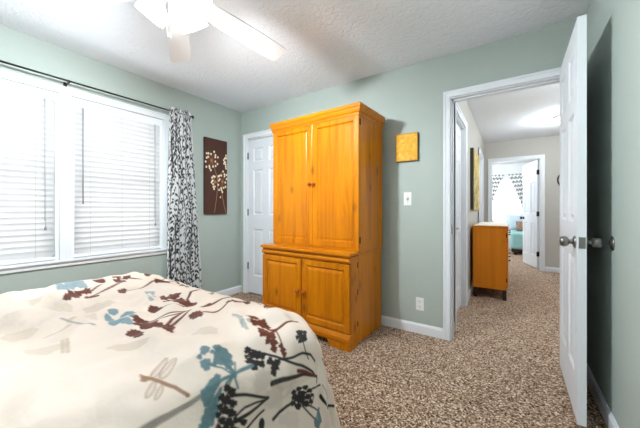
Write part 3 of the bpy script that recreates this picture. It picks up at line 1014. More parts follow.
    ('L', [(-1.067, 0.7), (-1.07, 0.716), (-1.073, 0.732), (-1.082, 0.765), (-1.091, 0.799), (-1.097, 0.825), (-1.104, 0.852), (-1.119, 0.878), (-1.136, 0.905)], 0.012, 'brown', 1, None),
    ('E', -1.1355, 0.9053, 0.0111, 0.009, 0.0178, -0.0142, 'brown', 1, 0.22),
    ('E', -1.1299, 0.9307, 0.0125, 0.0107, 0.0204, -0.0168, 'brown', 1, 0.22),
    ('E', -1.1013, 0.9375, 0.011, 0.0101, 0.0184, -0.0157, 'brown', 1, 0.22),
    ('E', -1.0897, 0.9588, 0.0062, 0.0122, 0.0226, -0.0202, 'brown', 1, 0.22),
    ('E', -1.0702, 0.967, 0.004, 0.0125, 0.0223, -0.0206, 'brown', 1, 0.22),
    ('E', -1.0997, 0.9179, 0.0101, 0.0081, 0.0136, -0.0113, 'brown', 1, 0.22),
    ('E', -1.3446, 0.9537, 0.0103, 0.0184, 0.0289, -0.0207, 'brown', 1, 0.22),
    ('L', [(-1.19, 1.02), (-1.146, 1.02), (-1.102, 1.02), (-1.066, 1.02), (-1.03, 1.02)], 0.012, 'brown', 1, None),
    ('E', -0.9402, 0.9648, 0.0072, 0.0165, 0.0266, -0.0279, 'brown', 1, 0.22),
    ('E', -0.9227, 0.988, -0.0043, 0.0344, 0.0365, -0.0411, 'brown', 1, 0.22),
    ('E', -0.8926, 0.941, 0.0132, 0.0128, 0.0142, -0.0151, 'brown', 1, 0.22),
    ('E', -0.8838, 0.9644, 0.0059, 0.0122, 0.0199, -0.0222, 'brown', 1, 0.22),
    ('E', -0.8688, 0.8097, 0.0156, 0.0123, 0.0182, -0.017, 'brown', 1, 0.22),
    ('E', -0.8306, 0.7836, 0.0102, 0.0122, 0.0157, -0.0146, 'brown', 1, 0.22),
    ('E', -0.8207, 0.8143, 0.0154, 0.0199, 0.0228, -0.0221, 'brown', 1, 0.22),
    ('E', -0.7991, 0.8209, 0.009, 0.0142, 0.013, -0.0127, 'brown', 1, 0.22),
    ('E', -0.7708, 0.7728, 0.0112, 0.0201, 0.0194, -0.0174, 'brown', 1, 0.22),
    ('E', -0.75, 0.7858, 0.0083, 0.0162, 0.015, -0.0133, 'brown', 1, 0.22),
    ('E', -0.7418, 0.7969, 0.0067, 0.0135, 0.0147, -0.013, 'brown', 1, 0.22),
    ('E', -0.7285, 0.7647, 0.0065, 0.0132, 0.0126, -0.0105, 'brown', 1, 0.22),
    ('E', -0.7136, 0.7816, 0.0069, 0.0147, 0.0137, -0.0111, 'brown', 1, 0.22),
    ('E', -0.69, 0.7687, 0.0061, 0.0132, 0.0109, -0.0079, 'brown', 1, 0.22),
    ('E', -0.6943, 0.8045, 0.0042, 0.0092, 0.0092, -0.0071, 'brown', 1, 0.22),
    ('E', -0.6781, 0.8036, 0.0049, 0.0109, 0.0103, -0.0074, 'brown', 1, 0.22),
    ('E', -0.6601, 0.7996, 0.0043, 0.0097, 0.0101, -0.0066, 'brown', 1, 0.22),
    ('L', [(-0.754, 0.789), (-0.759, 0.816), (-0.765, 0.844), (-0.767, 0.873), (-0.769, 0.903), (-0.766, 0.941), (-0.759, 1.008)], 0.012, 'brown', 1, None),
    ('L', [(-0.763, 0.837), (-0.745, 0.828), (-0.728, 0.821), (-0.711, 0.815), (-0.696, 0.811)], 0.006, 'brown', 1, None),
    ('L', [(-0.815, 0.809), (-0.794, 0.811), (-0.775, 0.814), (-0.77, 0.829), (-0.765, 0.844)], 0.012, 'brown', 1, None),
    ('E', -0.6933, 0.9192, 0.0078, 0.0183, 0.0116, -0.0103, 'black', 1, 0.22),
    ('E', -0.6714, 0.9278, 0.0073, 0.0196, 0.0126, -0.0116, 'black', 1, 0.22),
    ('E', -0.6677, 0.9046, 0.007, 0.0166, 0.0095, -0.0072, 'black', 1, 0.22),
    ('E', -0.6858, 0.8933, 0.0045, 0.0105, 0.0074, -0.0062, 'black', 1, 0.22),
    ('E', -0.6869, 0.9536, 0.0052, 0.0137, 0.0071, -0.0089, 'black', 1, 0.22),
    ('L', [(-0.66, 0.912), (-0.644, 0.911), (-0.628, 0.91), (-0.611, 0.912), (-0.595, 0.915)], 0.005, 'black', 1, None),
    ('E', -0.7456, 0.677, 0.0057, 0.0107, 0.0109, -0.0082, 'black', 1, 0.22),
    ('E', -0.724, 0.6812, 0.0067, 0.0134, 0.0108, -0.0078, 'black', 1, 0.22),
    ('E', -0.7096, 0.6938, 0.0076, 0.0154, 0.0112, -0.0079, 'black', 1, 0.22),
    ('E', -0.7068, 0.6603, 0.0066, 0.0133, 0.0108, -0.0072, 'black', 1, 0.22),
    ('E', -0.6884, 0.6749, 0.0083, 0.017, 0.0113, -0.0072, 'black', 1, 0.22),
    ('E', -0.6935, 0.7109, 0.0066, 0.0138, 0.0091, -0.0063, 'black', 1, 0.22),
    ('E', -0.6739, 0.6935, 0.0062, 0.0129, 0.0093, -0.0057, 'black', 1, 0.22),
    ('E', -0.678, 0.6597, 0.0056, 0.0115, 0.0067, -0.0039, 'black', 1, 0.22),
    ('E', -0.7263, 0.6606, 0.0037, 0.0072, 0.0067, -0.0047, 'black', 1, 0.22),
    ('L', [(-0.736, 0.69), (-0.72, 0.701), (-0.704, 0.713), (-0.689, 0.728), (-0.675, 0.743), (-0.662, 0.763), (-0.648, 0.784), (-0.642, 0.811), (-0.635, 0.839), (-0.629, 0.866), (-0.622, 0.894), (-0.613, 0.912), (-0.603, 0.934), (-0.589, 0.947), (-0.574, 0.964)], 0.009, 'black', 1, None),
    ('E', -0.6621, 0.7297, 0.0065, 0.0139, 0.0102, -0.0061, 'black', 1, 0.22),
    ('E', -0.6404, 0.7376, 0.0077, 0.0163, 0.0121, -0.0064, 'black', 1, 0.22),
    ('E', -0.6461, 0.7561, 0.0056, 0.012, 0.0097, -0.0054, 'black', 1, 0.22),
    ('E', -0.6282, 0.7266, 0.0058, 0.0119, 0.0083, -0.0037, 'black', 1, 0.22),
    ('L', [(-0.651, 0.754), (-0.65, 0.769), (-0.648, 0.784)], 0.007, 'black', 1, None),
    ('L', [(-0.648, 0.784), (-0.636, 0.802), (-0.624, 0.821), (-0.607, 0.846), (-0.59, 0.874), (-0.572, 0.898), (-0.552, 0.924), (-0.532, 0.95), (-0.515, 0.972), (-0.508, 0.963), (-0.501, 0.953)], 0.009, 'black', 1, None),
    ('L', [(-0.607, 0.708), (-0.602, 0.731), (-0.598, 0.755), (-0.592, 0.78), (-0.586, 0.806), (-0.575, 0.839), (-0.564, 0.873), (-0.543, 0.913), (-0.521, 0.976)], 0.016, 'black', 1, 0.01),
    ('L', [(-0.589, 0.842), (-0.578, 0.864), (-0.565, 0.886), (-0.55, 0.907), (-0.534, 0.933)], 0.012, 'brown', 1, None),
    ('E', -0.5303, 0.8085, 0.0069, 0.0141, 0.0083, -0.0031, 'black', 1, 0.15),
    ('E', -0.527, 0.8365, 0.007, 0.0146, 0.0084, -0.0034, 'black', 1, 0.15),
    ('E', -0.5154, 0.8681, 0.0066, 0.0138, 0.0085, -0.0037, 'black', 1, 0.15),
    ('E', -0.4938, 0.8838, 0.0069, 0.0142, 0.0078, -0.0035, 'black', 1, 0.15),
    ('E', -0.5084, 0.8119, 0.0099, 0.0196, 0.0109, -0.004, 'black', 1, 0.15),
    ('E', -0.5023, 0.8446, 0.0098, 0.02, 0.0111, -0.0043, 'black', 1, 0.15),
    ('E', -0.4873, 0.8332, 0.0122, 0.0241, 0.013, -0.0047, 'black', 1, 0.15),
    ('E', -0.4759, 0.87, 0.0085, 0.0171, 0.0098, -0.0039, 'black', 1, 0.15),
    ('E', -0.4934, 0.7952, 0.0073, 0.0139, 0.0082, -0.0028, 'black', 1, 0.15),
    ('E', -0.4721, 0.8164, 0.0087, 0.0163, 0.0097, -0.0033, 'black', 1, 0.15),
    ('E', -0.4603, 0.8524, 0.0083, 0.0163, 0.0099, -0.0035, 'black', 1, 0.15),
    ('E', -0.4536, 0.8794, 0.0065, 0.0128, 0.0078, -0.0032, 'black', 1, 0.15),
    ('E', -0.4712, 0.8934, 0.0058, 0.0113, 0.0065, -0.0029, 'black', 1, 0.15),
    ('L', [(-0.494, 0.847), (-0.495, 0.875), (-0.494, 0.904), (-0.486, 0.941), (-0.481, 0.987)], 0.008, 'black', 1, None),
    ('L', [(-0.494, 0.807), (-0.498, 0.783), (-0.502, 0.76), (-0.503, 0.74), (-0.504, 0.721), (-0.501, 0.706), (-0.499, 0.691)], 0.01, 'black', 1, None),
    ('L', [(-0.468, 0.844), (-0.454, 0.859), (-0.439, 0.874), (-0.422, 0.893), (-0.402, 0.915)], 0.006, 'black', 1, None),
    ('L', [(-0.462, 0.836), (-0.443, 0.846), (-0.423, 0.857), (-0.404, 0.87), (-0.384, 0.885)], 0.006, 'black', 1, None),
    ('L', [(-0.442, 0.875), (-0.451, 0.888), (-0.46, 0.902)], 0.005, 'black', 1, None),
    ('L', [(-0.437, 0.981), (-0.419, 0.994), (-0.4, 1.012), (-0.371, 1.054), (-0.319, 1.34)], 0.018, 'black', 1, 0.01),
    ('L', [(-0.472, 1.008), (-0.448, 1.024), (-0.423, 1.048), (-0.402, 1.063), (-0.378, 1.08)], 0.006, 'slate', 1, None),
    ('E', -0.3831, 0.9156, 0.0144, 0.0199, 0.0202, -0.0248, 'blue', 0.95, 0.2),
    ('E', -0.3782, 0.8826, 0.0055, 0.0121, 0.0191, -0.0005, 'blue', 0.95, 0.2),
    ('L', [(-0.395, 0.963), (-0.388, 0.913), (-0.368, 0.9)], 0.006, 'blue', 1, None),
    ('E', -0.8036, 0.547, 0.0088, 0.0117, 0.0162, -0.0106, 'blue', 0.95, 0.14),
    ('E', -0.7613, 0.5256, 0.0082, 0.0133, 0.0147, -0.0089, 'blue', 0.95, 0.14),
    ('E', -0.7898, 0.5227, 0.0044, 0.0064, 0.0076, -0.0047, 'blue', 0.95, 0.14),
    ('E', -0.756, 0.5833, 0.0162, 0.0275, 0.0278, -0.0186, 'blue', 0.95, 0.14),
    ('E', -0.7234, 0.5851, 0.0086, 0.016, 0.0154, -0.0095, 'blue', 0.95, 0.14),
    ('E', -0.789, 0.583, 0.0078, 0.0116, 0.0141, -0.0098, 'blue', 0.95, 0.14),
    ('E', -0.7477, 0.545, 0.0042, 0.0073, 0.0064, -0.0039, 'blue', 0.95, 0.14),
    ('E', -0.7836, 0.5608, 0.0037, 0.0057, 0.0061, -0.004, 'blue', 0.95, 0.14),
    ('L', [(-0.747, 0.577), (-0.731, 0.578), (-0.715, 0.58), (-0.699, 0.582), (-0.682, 0.584)], 0.014, 'blue', 0.95, None),
    ('L', [(-0.758, 0.531), (-0.74, 0.544), (-0.723, 0.559), (-0.703, 0.569), (-0.684, 0.581)], 0.006, 'blue', 0.95, None),
    ('L', [(-0.69, 0.658), (-0.689, 0.638), (-0.688, 0.619), (-0.686, 0.6), (-0.684, 0.581), (-0.681, 0.565), (-0.679, 0.549)], 0.014, 'blue', 0.95, 0.007),
    ('L', [(-0.718, 0.609), (-0.7, 0.596), (-0.682, 0.584)], 0.006, 'blue', 0.95, None),
    ('L', [(-0.684, 0.581), (-0.689, 0.562), (-0.695, 0.543), (-0.696, 0.529), (-0.697, 0.516)], 0.01, 'blue', 0.95, None),
    ('L', [(-0.684, 0.581), (-0.667, 0.58), (-0.65, 0.58)], 0.007, 'blue', 0.95, None),
    ('L', [(-0.684, 0.581), (-0.674, 0.561), (-0.664, 0.542)], 0.007, 'blue', 0.95, None),
    ('E', -0.7029, 0.5162, -0.0086, 0.0237, 0.0165, 0.0073, 'blue', 0.95, 0.16),
    ('E', -0.6875, 0.4892, 0.0132, 0.0145, 0.0189, -0.0168, 'blue', 0.95, 0.16),
    ('E', -0.662, 0.4941, 0.0082, 0.0147, 0.0153, -0.0062, 'blue', 0.95, 0.16),
    ('E', -0.6343, 0.4716, 0.0131, 0.016, 0.0207, -0.0137, 'blue', 0.95, 0.16),
    ('E', -0.6393, 0.4952, 0.0086, 0.0113, 0.0154, -0.0097, 'blue', 0.95, 0.16),
    ('E', -0.6162, 0.4544, 0.0087, 0.0144, 0.0194, -0.0048, 'blue', 0.95, 0.16),
    ('E', -0.667, 0.5158, 0.0074, 0.0074, 0.0132, -0.0147, 'blue', 0.95, 0.16),
    ('E', -0.6676, 0.5473, 0.0062, 0.0116, 0.0081, -0.0037, 'black', 1, 0.18),
    ('E', -0.6502, 0.5575, 0.0072, 0.0133, 0.0109, -0.0046, 'black', 1, 0.18),
    ('E', -0.6563, 0.5248, 0.0058, 0.0105, 0.0089, -0.0037, 'black', 1, 0.18),
    ('E', -0.6398, 0.539, 0.008, 0.0144, 0.0117, -0.0044, 'black', 1, 0.18),
    ('E', -0.6227, 0.5544, 0.0069, 0.0124, 0.0098, -0.0033, 'black', 1, 0.18),
    ('E', -0.6392, 0.5148, 0.0056, 0.01, 0.0083, -0.003, 'black', 1, 0.18),
    ('E', -0.6218, 0.5259, 0.0081, 0.0143, 0.0105, -0.0033, 'black', 1, 0.18),
    ('E', -0.603, 0.5449, 0.0077, 0.014, 0.0105, -0.0027, 'black', 1, 0.18),
    ('E', -0.6239, 0.5031, 0.0054, 0.0094, 0.0077, -0.0023, 'black', 1, 0.18),
    ('E', -0.6037, 0.5107, 0.0071, 0.0125, 0.0097, -0.0023, 'black', 1, 0.18),
    ('E', -0.587, 0.5307, 0.0093, 0.0161, 0.0107, -0.0021, 'black', 1, 0.18),
    ('E', -0.5789, 0.5541, 0.0069, 0.0119, 0.0084, -0.0014, 'black', 1, 0.18),
    ('E', -0.5618, 0.5739, 0.008, 0.0135, 0.0089, -0.001, 'black', 1, 0.18),
    ('E', -0.58, 0.5158, 0.0082, 0.0138, 0.008, -0.0013, 'black', 1, 0.18),
    ('E', -0.5968, 0.496, 0.0056, 0.0096, 0.0076, -0.0017, 'black', 1, 0.18),
    ('E', -0.5621, 0.541, 0.0091, 0.0149, 0.0086, -0.0009, 'black', 1, 0.18),
    ('L', [(-0.64, 0.561), (-0.632, 0.58), (-0.624, 0.6), (-0.613, 0.621), (-0.601, 0.642), (-0.588, 0.663), (-0.574, 0.685)], 0.009, 'black', 1, None),
    ('L', [(-0.576, 0.565), (-0.573, 0.583), (-0.571, 0.602), (-0.571, 0.621), (-0.571, 0.64), (-0.573, 0.662), (-0.574, 0.685)], 0.011, 'black', 1, None),
    ('L', [(-0.588, 0.552), (-0.591, 0.569), (-0.594, 0.587), (-0.591, 0.608), (-0.588, 0.63), (-0.583, 0.646), (-0.578, 0.663)], 0.007, 'black', 1, None),
    ('L', [(-0.537, 0.576), (-0.539, 0.592), (-0.541, 0.608), (-0.542, 0.624), (-0.543, 0.641), (-0.543, 0.652), (-0.543, 0.663)], 0.008, 'black', 1, None),
    ('E', -0.5124, 0.6428, 0.0079, 0.0107, 0.0134, -0.0094, 'black', 1, 0),
    ('E', -0.5607, 0.7113, 0.0258, 0.0396, 0.0343, -0.0162, 'grey', 0.14, 0.2),
    ('E', -0.5823, 0.7666, 0.0126, 0.0532, 0.0201, 0.0051, 'grey', 0.14, 0.2),
    ('E', -0.6344, 0.6725, 0.0264, 0.0232, 0.0158, -0.0324, 'grey', 0.14, 0.2),
    ('E', -0.4585, 0.7627, 0.0267, 0.0481, 0.0221, -0.0062, 'grey', 0.14, 0.2),
]
INKS = {'blue': (84, 120, 128), 'slate': (126, 140, 142), 'brown': (96, 36, 14), 'black': (26, 17, 15), 'tan': (150, 108, 76), 'beige': (186, 164, 136),
        'grey': (118, 108, 98), 'paleblue': (134, 158, 168), 'midblue': (112, 144, 154)}
for n_, q in enumerate(MOTIFS):
    if q[0] == 'E':
        pr.ell(*q[1:7], INKS[q[7]], q[8], q[9], n_ * 1.7)
    else:
        pr.line(q[1], q[2], INKS[q[3]], q[4], q[5])

X, Y, Z = cloth_surface(UU, VV)
comf = grid_obj('comforter', np.stack([X, Y, Z], -1), pr.C, M['comforter'])
tag(comf, 'cream comforter printed with brown and blue flowers spread over the bed', 'comforter')


# ------------------------------------------------------------------ armoire
arm = thing('armoire', 'tall honey pine two-piece armoire standing against the green wall', 'armoire', (-1.52, 2.36, 0))
AX0, AX1 = -2.045, -1.046
AYF, AYS, AYB = 1.985, 2.113, 2.578


def frame_panel(mb, x0, x1, z0, z1, yf, t, st, raised):
    """frame-and-panel door facing -Y with its front at yf"""
    mb.box(x0, x0 + st, yf, yf + t, z0, z1, 0.003)
    mb.box(x1 - st, x1, yf, yf + t, z0, z1, 0.003)
    mb.box(x0 + st, x1 - st, yf, yf + t, z0, z0 + st, 0.003)
    mb.box(x0 + st, x1 - st, yf, yf + t, z1 - st, z1, 0.003)
    o = (x0 + st, x1 - st, z0 + st, z1 - st)
    mb.box(o[0], o[1], yf + 0.010, yf + t - 0.002, o[2], o[3])
    s = 0.008
    i = (o[0] + s, o[1] - s, o[2] + s, o[3] - s)
    va = [(o[0], yf + 0.001, o[2]), (o[1], yf + 0.001, o[2]), (o[1], yf + 0.001, o[3]), (o[0], yf + 0.001, o[3])]
    vb = [(i[0], yf + 0.0098, i[2]), (i[1], yf + 0.0098, i[2]), (i[1], yf + 0.0098, i[3]), (i[0], yf + 0.0098, i[3])]
    for k in range(4):
        mb.face([va[k], va[(k + 1) % 4], vb[(k + 1) % 4], vb[k]])
    if raised:
        g, h = 0.012, 0.034
    else:
        g, h = 0.012, 0.022
    mb.frustum((o[0] + g, o[1] - g, o[2] + g, o[3] - g), (o[0] + h, o[1] - h, o[2] + h, o[3] - h), yf + 0.0098, yf + (0.001 if raised else 0.006))


# lower piece
mb = MB()
mb.box(AX0 + 0.004, AX1 - 0.004, AYS + 0.002, AYB, 0.012, 0.735)
mb.box(AX0, AX1, AYF + 0.020, AYS - 0.002, 0.06, 0.735, 0.002)
mb.build('lower_case', M['pine'], arm)
mb = MB()
mb.box(AX0 - 0.012, AX1 + 0.012, AYF - 0.018, AYS + 0.002, 0.742, 0.770, 0.006, 2)
mb.box(AX0, AX1, AYS + 0.002, AYB, 0.7355, 0.762, 0.003)
mb.build('top_board', M['pine_h'], arm)
# half-round rail below the top
mb = MB()
zc, rr = 0.706, 0.020
prof = [(AYF + 0.03, zc - rr)] + [(AYF + 0.012 - 0.020 * math.cos(a), zc + rr * math.sin(a)) for a in np.linspace(-PI / 2, PI / 2, 9)] + [(AYF + 0.03, zc + rr)]
mb.prism([(y, z) for y, z in prof], 'X', AX0 + 0.001, AX1 - 0.001)
mb.box(AX0 + 0.002, AX1 - 0.002, AYF + 0.004, AYF + 0.03, 0.728, 0.742)
mb.build('top_rail', M['pine_h'], arm)
for k, (x0, x1, kx) in enumerate(((AX0 + 0.004, -1.542, -1.580), (-1.534, AX1 - 0.004, -1.498))):
    mb = MB()
    frame_panel(mb, x0, x1, 0.135, 0.676, AYF - 0.002, 0.022, 0.048, True)
    d = mb.build('door', M['pine'], arm)
    MB().lathe((kx, AYF - 0.002, 0.395), (0, -1, 0), [(0, 0.011), (0.006, 0.009), (0.012, 0.012), (0.020, 0.0195), (0.028, 0.019), (0.034, 0.012), (0.036, 0)], 20).build('knob', M['knob_wood'], d)
mb = MB()
prof = [(AYF + 0.03, 0.052), (AYF - 0.008, 0.052), (AYF - 0.016, 0.066), (AYF - 0.016, 0.092), (AYF - 0.006, 0.112), (AYF + 0.004, 0.126), (AYF + 0.03, 0.126)]
mb.prism(prof, 'X', AX0 - 0.004, AX1 + 0.004)
mb.build('base_molding', M['pine_h'], arm)
for s, xa in ((1, AX1 + 0.002), (-1, AX0 - 0.002)):
    mb = MB()
    pts = [(xa, 0), (xa - s * 0.165, 0), (xa - s * 0.185, 0.012), (xa - s * 0.195, 0.030), (xa - s * 0.215, 0.0515), (xa, 0.0515)]
    mb.prism([(x, z) for x, z in pts], 'Y', AYF - 0.012, AYF + 0.016)
    mb.box(xa - s * 0.022, xa, AYF + 0.016, AYS - 0.002, 0, 0.0595)
    mb.build('bracket_foot', M['pine'], arm)
for z in (0.18, 0.44, 0.66):
    mb = MB().box(AX1 - 0.004, AX1 + 0.001, AYS - 0.007, AYS + 0.007, z - 0.020, z + 0.020)
    mb.lathe((AX1 + 0.001, AYS, z - 0.022), (0, 0, 1), [(0, 0.003), (0.044, 0.003)], 8)
    mb.build('hinge', M['bronze'], arm)

# upper piece
UX0, UX1 = -2.028, -1.037
mb = MB()
mb.box(UX0, UX1, AYS + 0.024, AYB, 0.762, 1.90)
mb.build('upper_case', M['pine'], arm)
for x0, x1, kx in ((UX0 + 0.001, -1.526, -1.546), (-1.518, UX1 - 0.001, -1.498)):
    mb = MB()
    frame_panel(mb, x0, x1, 0.790, 1.902, AYS, 0.023, 0.052, False)
    d = mb.build('door', M['pine'], arm)
    MB().lathe((kx, AYS, 1.348), (0, -1, 0), [(0, 0.010), (0.006, 0.008), (0.012, 0.010), (0.019, 0.0165), (0.026, 0.016), (0.031, 0.010), (0.033, 0)], 20).build('knob', M['knob_wood'], d)
mb = MB().box(-1.5285, -1.5155, AYS - 0.006, AYS + 0.01, 0.792, 1.900, 0.004, 2)
mb.build('astragal', M['pine'], arm)
mb = MB().box(UX0 + 0.002, UX1 - 0.002, AYS + 0.004, AYS + 0.03, 0.7705, 0.789)
mb.build('bottom_rail', M['pine_h'], arm)
# cornice: the profile swept round the front and both sides
cp = [(0.0, 1.892), (0.006, 1.892), (0.006, 1.910), (0.012, 1.916), (0.016, 1.922), (0.021, 1.934), (0.024, 1.948), (0.030, 1.954), (0.030, 1.976), (0.025, 1.984), (0.0, 1.984)]
mb = MB()


def ring(off, z):
    return [(UX0 - off * 0.45, AYB, z), (UX0 - off * 0.45, AYS - off, z), (UX1 + off, AYS - off, z), (UX1 + off, AYB, z)]


rg = [[mb._v(p) for p in ring(o, z)] for o, z in cp]
for A, B in zip(rg, rg[1:]):
    for k in range(3):
        mb.bm.faces.new([A[k], A[k + 1], B[k + 1], B[k]])
mb.box(UX0 + 0.001, UX1 - 0.001, AYS + 0.001, AYB, 1.9025, 1.983)
mb.build('cornice', M['pine_h'], arm)
for x, s in ((UX1, 1), (UX0, -1)):
    for z in (0.86, 1.838):
        mb = MB().box(x - 0.004, x + s * 0.0015, AYS + 0.010, AYS + 0.034, z - 0.026, z + 0.026)
        mb.lathe((x + s * 0.002, AYS + 0.023, z - 0.028), (0, 0, 1), [(0, 0.004), (0.056, 0.004)], 8)
        mb.build('hinge', M['bronze'], arm)


# the armoire stands slightly askew to the wall: turned about its front right corner
turn = Matrix.Rotation(R(-2.7), 4, 'Z')
piv = Vector((AX1, AYF, 0))
arm.location = piv + turn @ (arm.location - piv)
arm.rotation_euler = (0, 0, R(-2.7))

# ------------------------------------------------------------------ venetian blinds
def blind(y0, y1, label, wand_y, cord_y):
    t = thing('window_blind', label, 'blind', (XL - 0.03, (y0 + y1) / 2, WZ0), 'white slatted blinds in the two bedroom windows')
    a, b = y0 + 0.006, y1 - 0.006
    xc = XL - 0.028
    mb = MB()
    mb.box(xc - 0.025, xc + 0.022, a, b, 2.010, 2.056, 0.003)
    mb.box(xc + 0.0225, xc + 0.030, a - 0.003, b + 0.003, 1.992, 2.058, 0.003)
    mb.build('headrail', M['vinyl'], t)
    mb = MB()
    z = 1.968
    tilt = R(-66)
    n = 0
    while z > 0.752:
        ca, sa = math.cos(tilt), math.sin(tilt)
        w, th = 0.025, 0.0013
        # slat with a slight crown, room edge high
        pts = []
        for q, hh in ((-1, 0), (0, 0.003), (1, 0)):
            px, pz = q * w, hh + th
            pts.append((xc + px * ca + pz * sa, z - px * sa + pz * ca))
        for q, hh in ((1, 0), (0, 0.003), (-1, 0)):
            px, pz = q * w, hh - th
            pts.append((xc + px * ca + pz * sa, z - px * sa + pz * ca))
        mb.prism([(x_, z_) for x_, z_ in pts], 'Y', a + 0.002, b - 0.002)
        z -= 0.0445
        n += 1
    mb.build('slats', M['slat'], t)
    MB().box(xc - 0.022, xc + 0.022, a + 0.001, b - 0.001, 0.7085, 0.730, 0.004).build('bottom_rail', M['vinyl'], t)
    for fy in (0.17, 0.5, 0.83):
        y = a + (b - a) * fy
        mb = MB()
        for dx in (-0.0245, 0.0255):
            mb.rod((xc + dx, y, 0.725), (xc + dx, y, 2.012), 0.0007, 6)
        mb.build('ladder_cord', M['cord'], t)
    xw = xc + 0.040
    mb = MB()
    mb.rod((xc + 0.030, wand_y, 1.985), (xw, wand_y, 1.972), 0.003, 8)
    mb.rod((xw, wand_y, 1.975), (xw, wand_y, 1.16), 0.0045, 10)
    mb.build('tilt_wand', M['cord'], t)
    xw = xc + 0.036
    mb = MB()
    mb.rod((xw, cord_y - 0.004, 1.995), (xw, cord_y - 0.002, 1.02), 0.0013, 6)
    mb.rod((xw, cord_y + 0.004, 1.995), (xw, cord_y + 0.004, 0.985), 0.0013, 6)
    cd = mb.build('pull_cord', M['cord'], t)
    MB().lathe((xw, cord_y + 0.004, 0.95), (0, 0, 1), [(0, 0.008), (0.012, 0.009), (0.04, 0.003)], 10).build('tassel', M['cord'], cd)
    return t


blind(WIN[0][0], WIN[0][1], 'white slatted blind in the left window, its pull cord hanging by the window post', 0.10, 0.665)
blind(WIN[1][0], WIN[1][1], 'white slatted blind in the window next to the patterned curtain', 0.905, 1.50)

# ------------------------------------------------------------------ curtain rod and curtain
RX, RZ = -2.962, 2.150
t = thing('curtain_rod', 'thin black curtain rod running above the two windows', 'curtain rod', (XL, 0.78, RZ))
MB().rod((RX, -0.28, RZ), (RX, 1.838, RZ), 0.0075, 12).build('rod', M['black'], t)
MB().lathe((RX, 1.838, RZ), (0, 1, 0), [(0, 0.0085), (0.010, 0.0085), (0.014, 0.014), (0.026, 0.018), (0.038, 0.013), (0.042, 0.0)], 16).build('finial', M['black'], t)
MB().lathe((RX, -0.28, RZ), (0, -1, 0), [(0, 0.0085), (0.010, 0.0085), (0.014, 0.014), (0.026, 0.018), (0.038, 0.013), (0.042, 0.0)], 16).build('finial', M['black'], t)
for y in (-0.22, 0.788, 1.805):
    mb = MB().box(XL, XL + 0.006, y - 0.011, y + 0.011, RZ - 0.040, RZ + 0.012)
    mb.box(XL + 0.006, RX + 0.004, y - 0.005, y + 0.005, RZ - 0.017, RZ - 0.0085)
    mb.box(RX - 0.010, RX + 0.012, y - 0.006, y + 0.006, RZ - 0.017, RZ - 0.0085)
    mb.build('bracket', M['black'], t)

ns, nz = 260, 330
S, T = np.meshgrid(np.linspace(0, 1, ns), np.linspace(0, 1, nz), indexing='ij')
CW, CHh = 1.30, 2.14
pr = Print(S * CW, T * CHh, (236, 236, 234))
rng = random.Random(4)
INK = (54, 54, 58)
for k in range(26):
    u0 = 0.02 + k * 0.050 + rng.uniform(-0.02, 0.02)
    pts = []
    ph, am = rng.uniform(0, 6), rng.uniform(0.018, 0.035)
    for q in range(19):
        v = -0.05 + q * 0.125
        pts.append((u0 + am * math.sin(v * 5.2 + ph), v))
    pr.line(pts, 0.009, INK)
    v = rng.uniform(0, 0.08)
    sd = 1
    while v < CHh:
        cu = u0 + am * math.sin(v * 5.2 + ph)
        L = rng.uniform(0.022, 0.036)
        an = sd * rng.uniform(0.5, 0.95)
        tx, ty = math.sin(an), -math.cos(an)
        pr.line([(cu, v), (cu + tx * L * 1.1, v + ty * L * 1.1)], 0.008, INK)
        pr.ell(cu + tx * L * 1.5, v + ty * L * 1.5, tx * L * 0.62, ty * L * 0.62, -ty * 0.011, tx * 0.011, INK)
        if rng.random() < 0.45:
            pr.dot(cu - tx * 0.035, v + ty * 0.02, 0.0105, INK)
        sd = -sd
        v += rng.uniform(0.042, 0.064)
# folds: the cloth is gathered on the rod and opens a little towards its hem
zt = 2.197 - T * CHh
ya = 1.600 - 0.035 * np.clip(T * 1.3, 0, 1)
yb = 1.838 + 0.125 * np.clip(T * 1.25, 0, 1) ** 0.8
Sp = S + 0.018 * np.sin(2 * PI * 7 * S + 1.0)
amp = 0.014 + 0.020 * np.clip(T * 3, 0, 1)
Yc = ya + (yb - ya) * Sp
Xc = RX + amp * np.sin(2 * PI * 7 * S + 0.8 * np.sin(3 * T + 4 * S)) + 0.004 * np.sin(31 * S + 6 * T)
near = np.clip(1 - np.abs(zt - RZ + 0.012) / 0.045, 0, 1)
Xc = Xc + near * np.maximum(RX + 0.0125 - Xc, 0)
cur = grid_obj('curtain', np.stack([Xc, Yc, zt], -1), pr.C, M['drape'])
tag(cur, 'white curtain with black leafy branches gathered at the right end of the rod', 'curtain')

# ------------------------------------------------------------------ pictures on the bedroom walls
t = thing('wall_canvas', 'tall narrow brown canvas with pale seed-head flowers beside the curtain', 'picture', (XL, 2.218, 1.06))
PY0, PY1, PZ0, PZ1 = 2.060, 2.381, 1.060, 1.985
MB().box(XL + 0.0005, XL + 0.030, PY0, PY1, PZ0, PZ1, 0.003).build('canvas_edge', paint('dark brown canvas edge', (46, 26, 18), 0.7), t)
nu, nv = 110, 300
A, B = np.meshgrid(np.linspace(0, 0.321, nu), np.linspace(0, 0.925, nv), indexing='ij')
pr = Print(A, B, (72, 38, 26))
cx = lambda x: (x - 50) / 87 * 0.321
cy = lambda y: (367 - y) / 300 * 0.925
TAN = (176, 128, 84)
CREAM = (240, 226, 196)
for pts in (((75, 155), (88, 190), (97, 220), (98, 270), (92, 320), (86, 362)), ((118, 235), (117, 290), (124, 330), (132, 362)), ((97, 225), (110, 205), (120, 190)), ((98, 245), (88, 232), (80, 222))):
    pr.line([(cx(a), cy(b)) for a, b in pts], 0.0065, TAN)
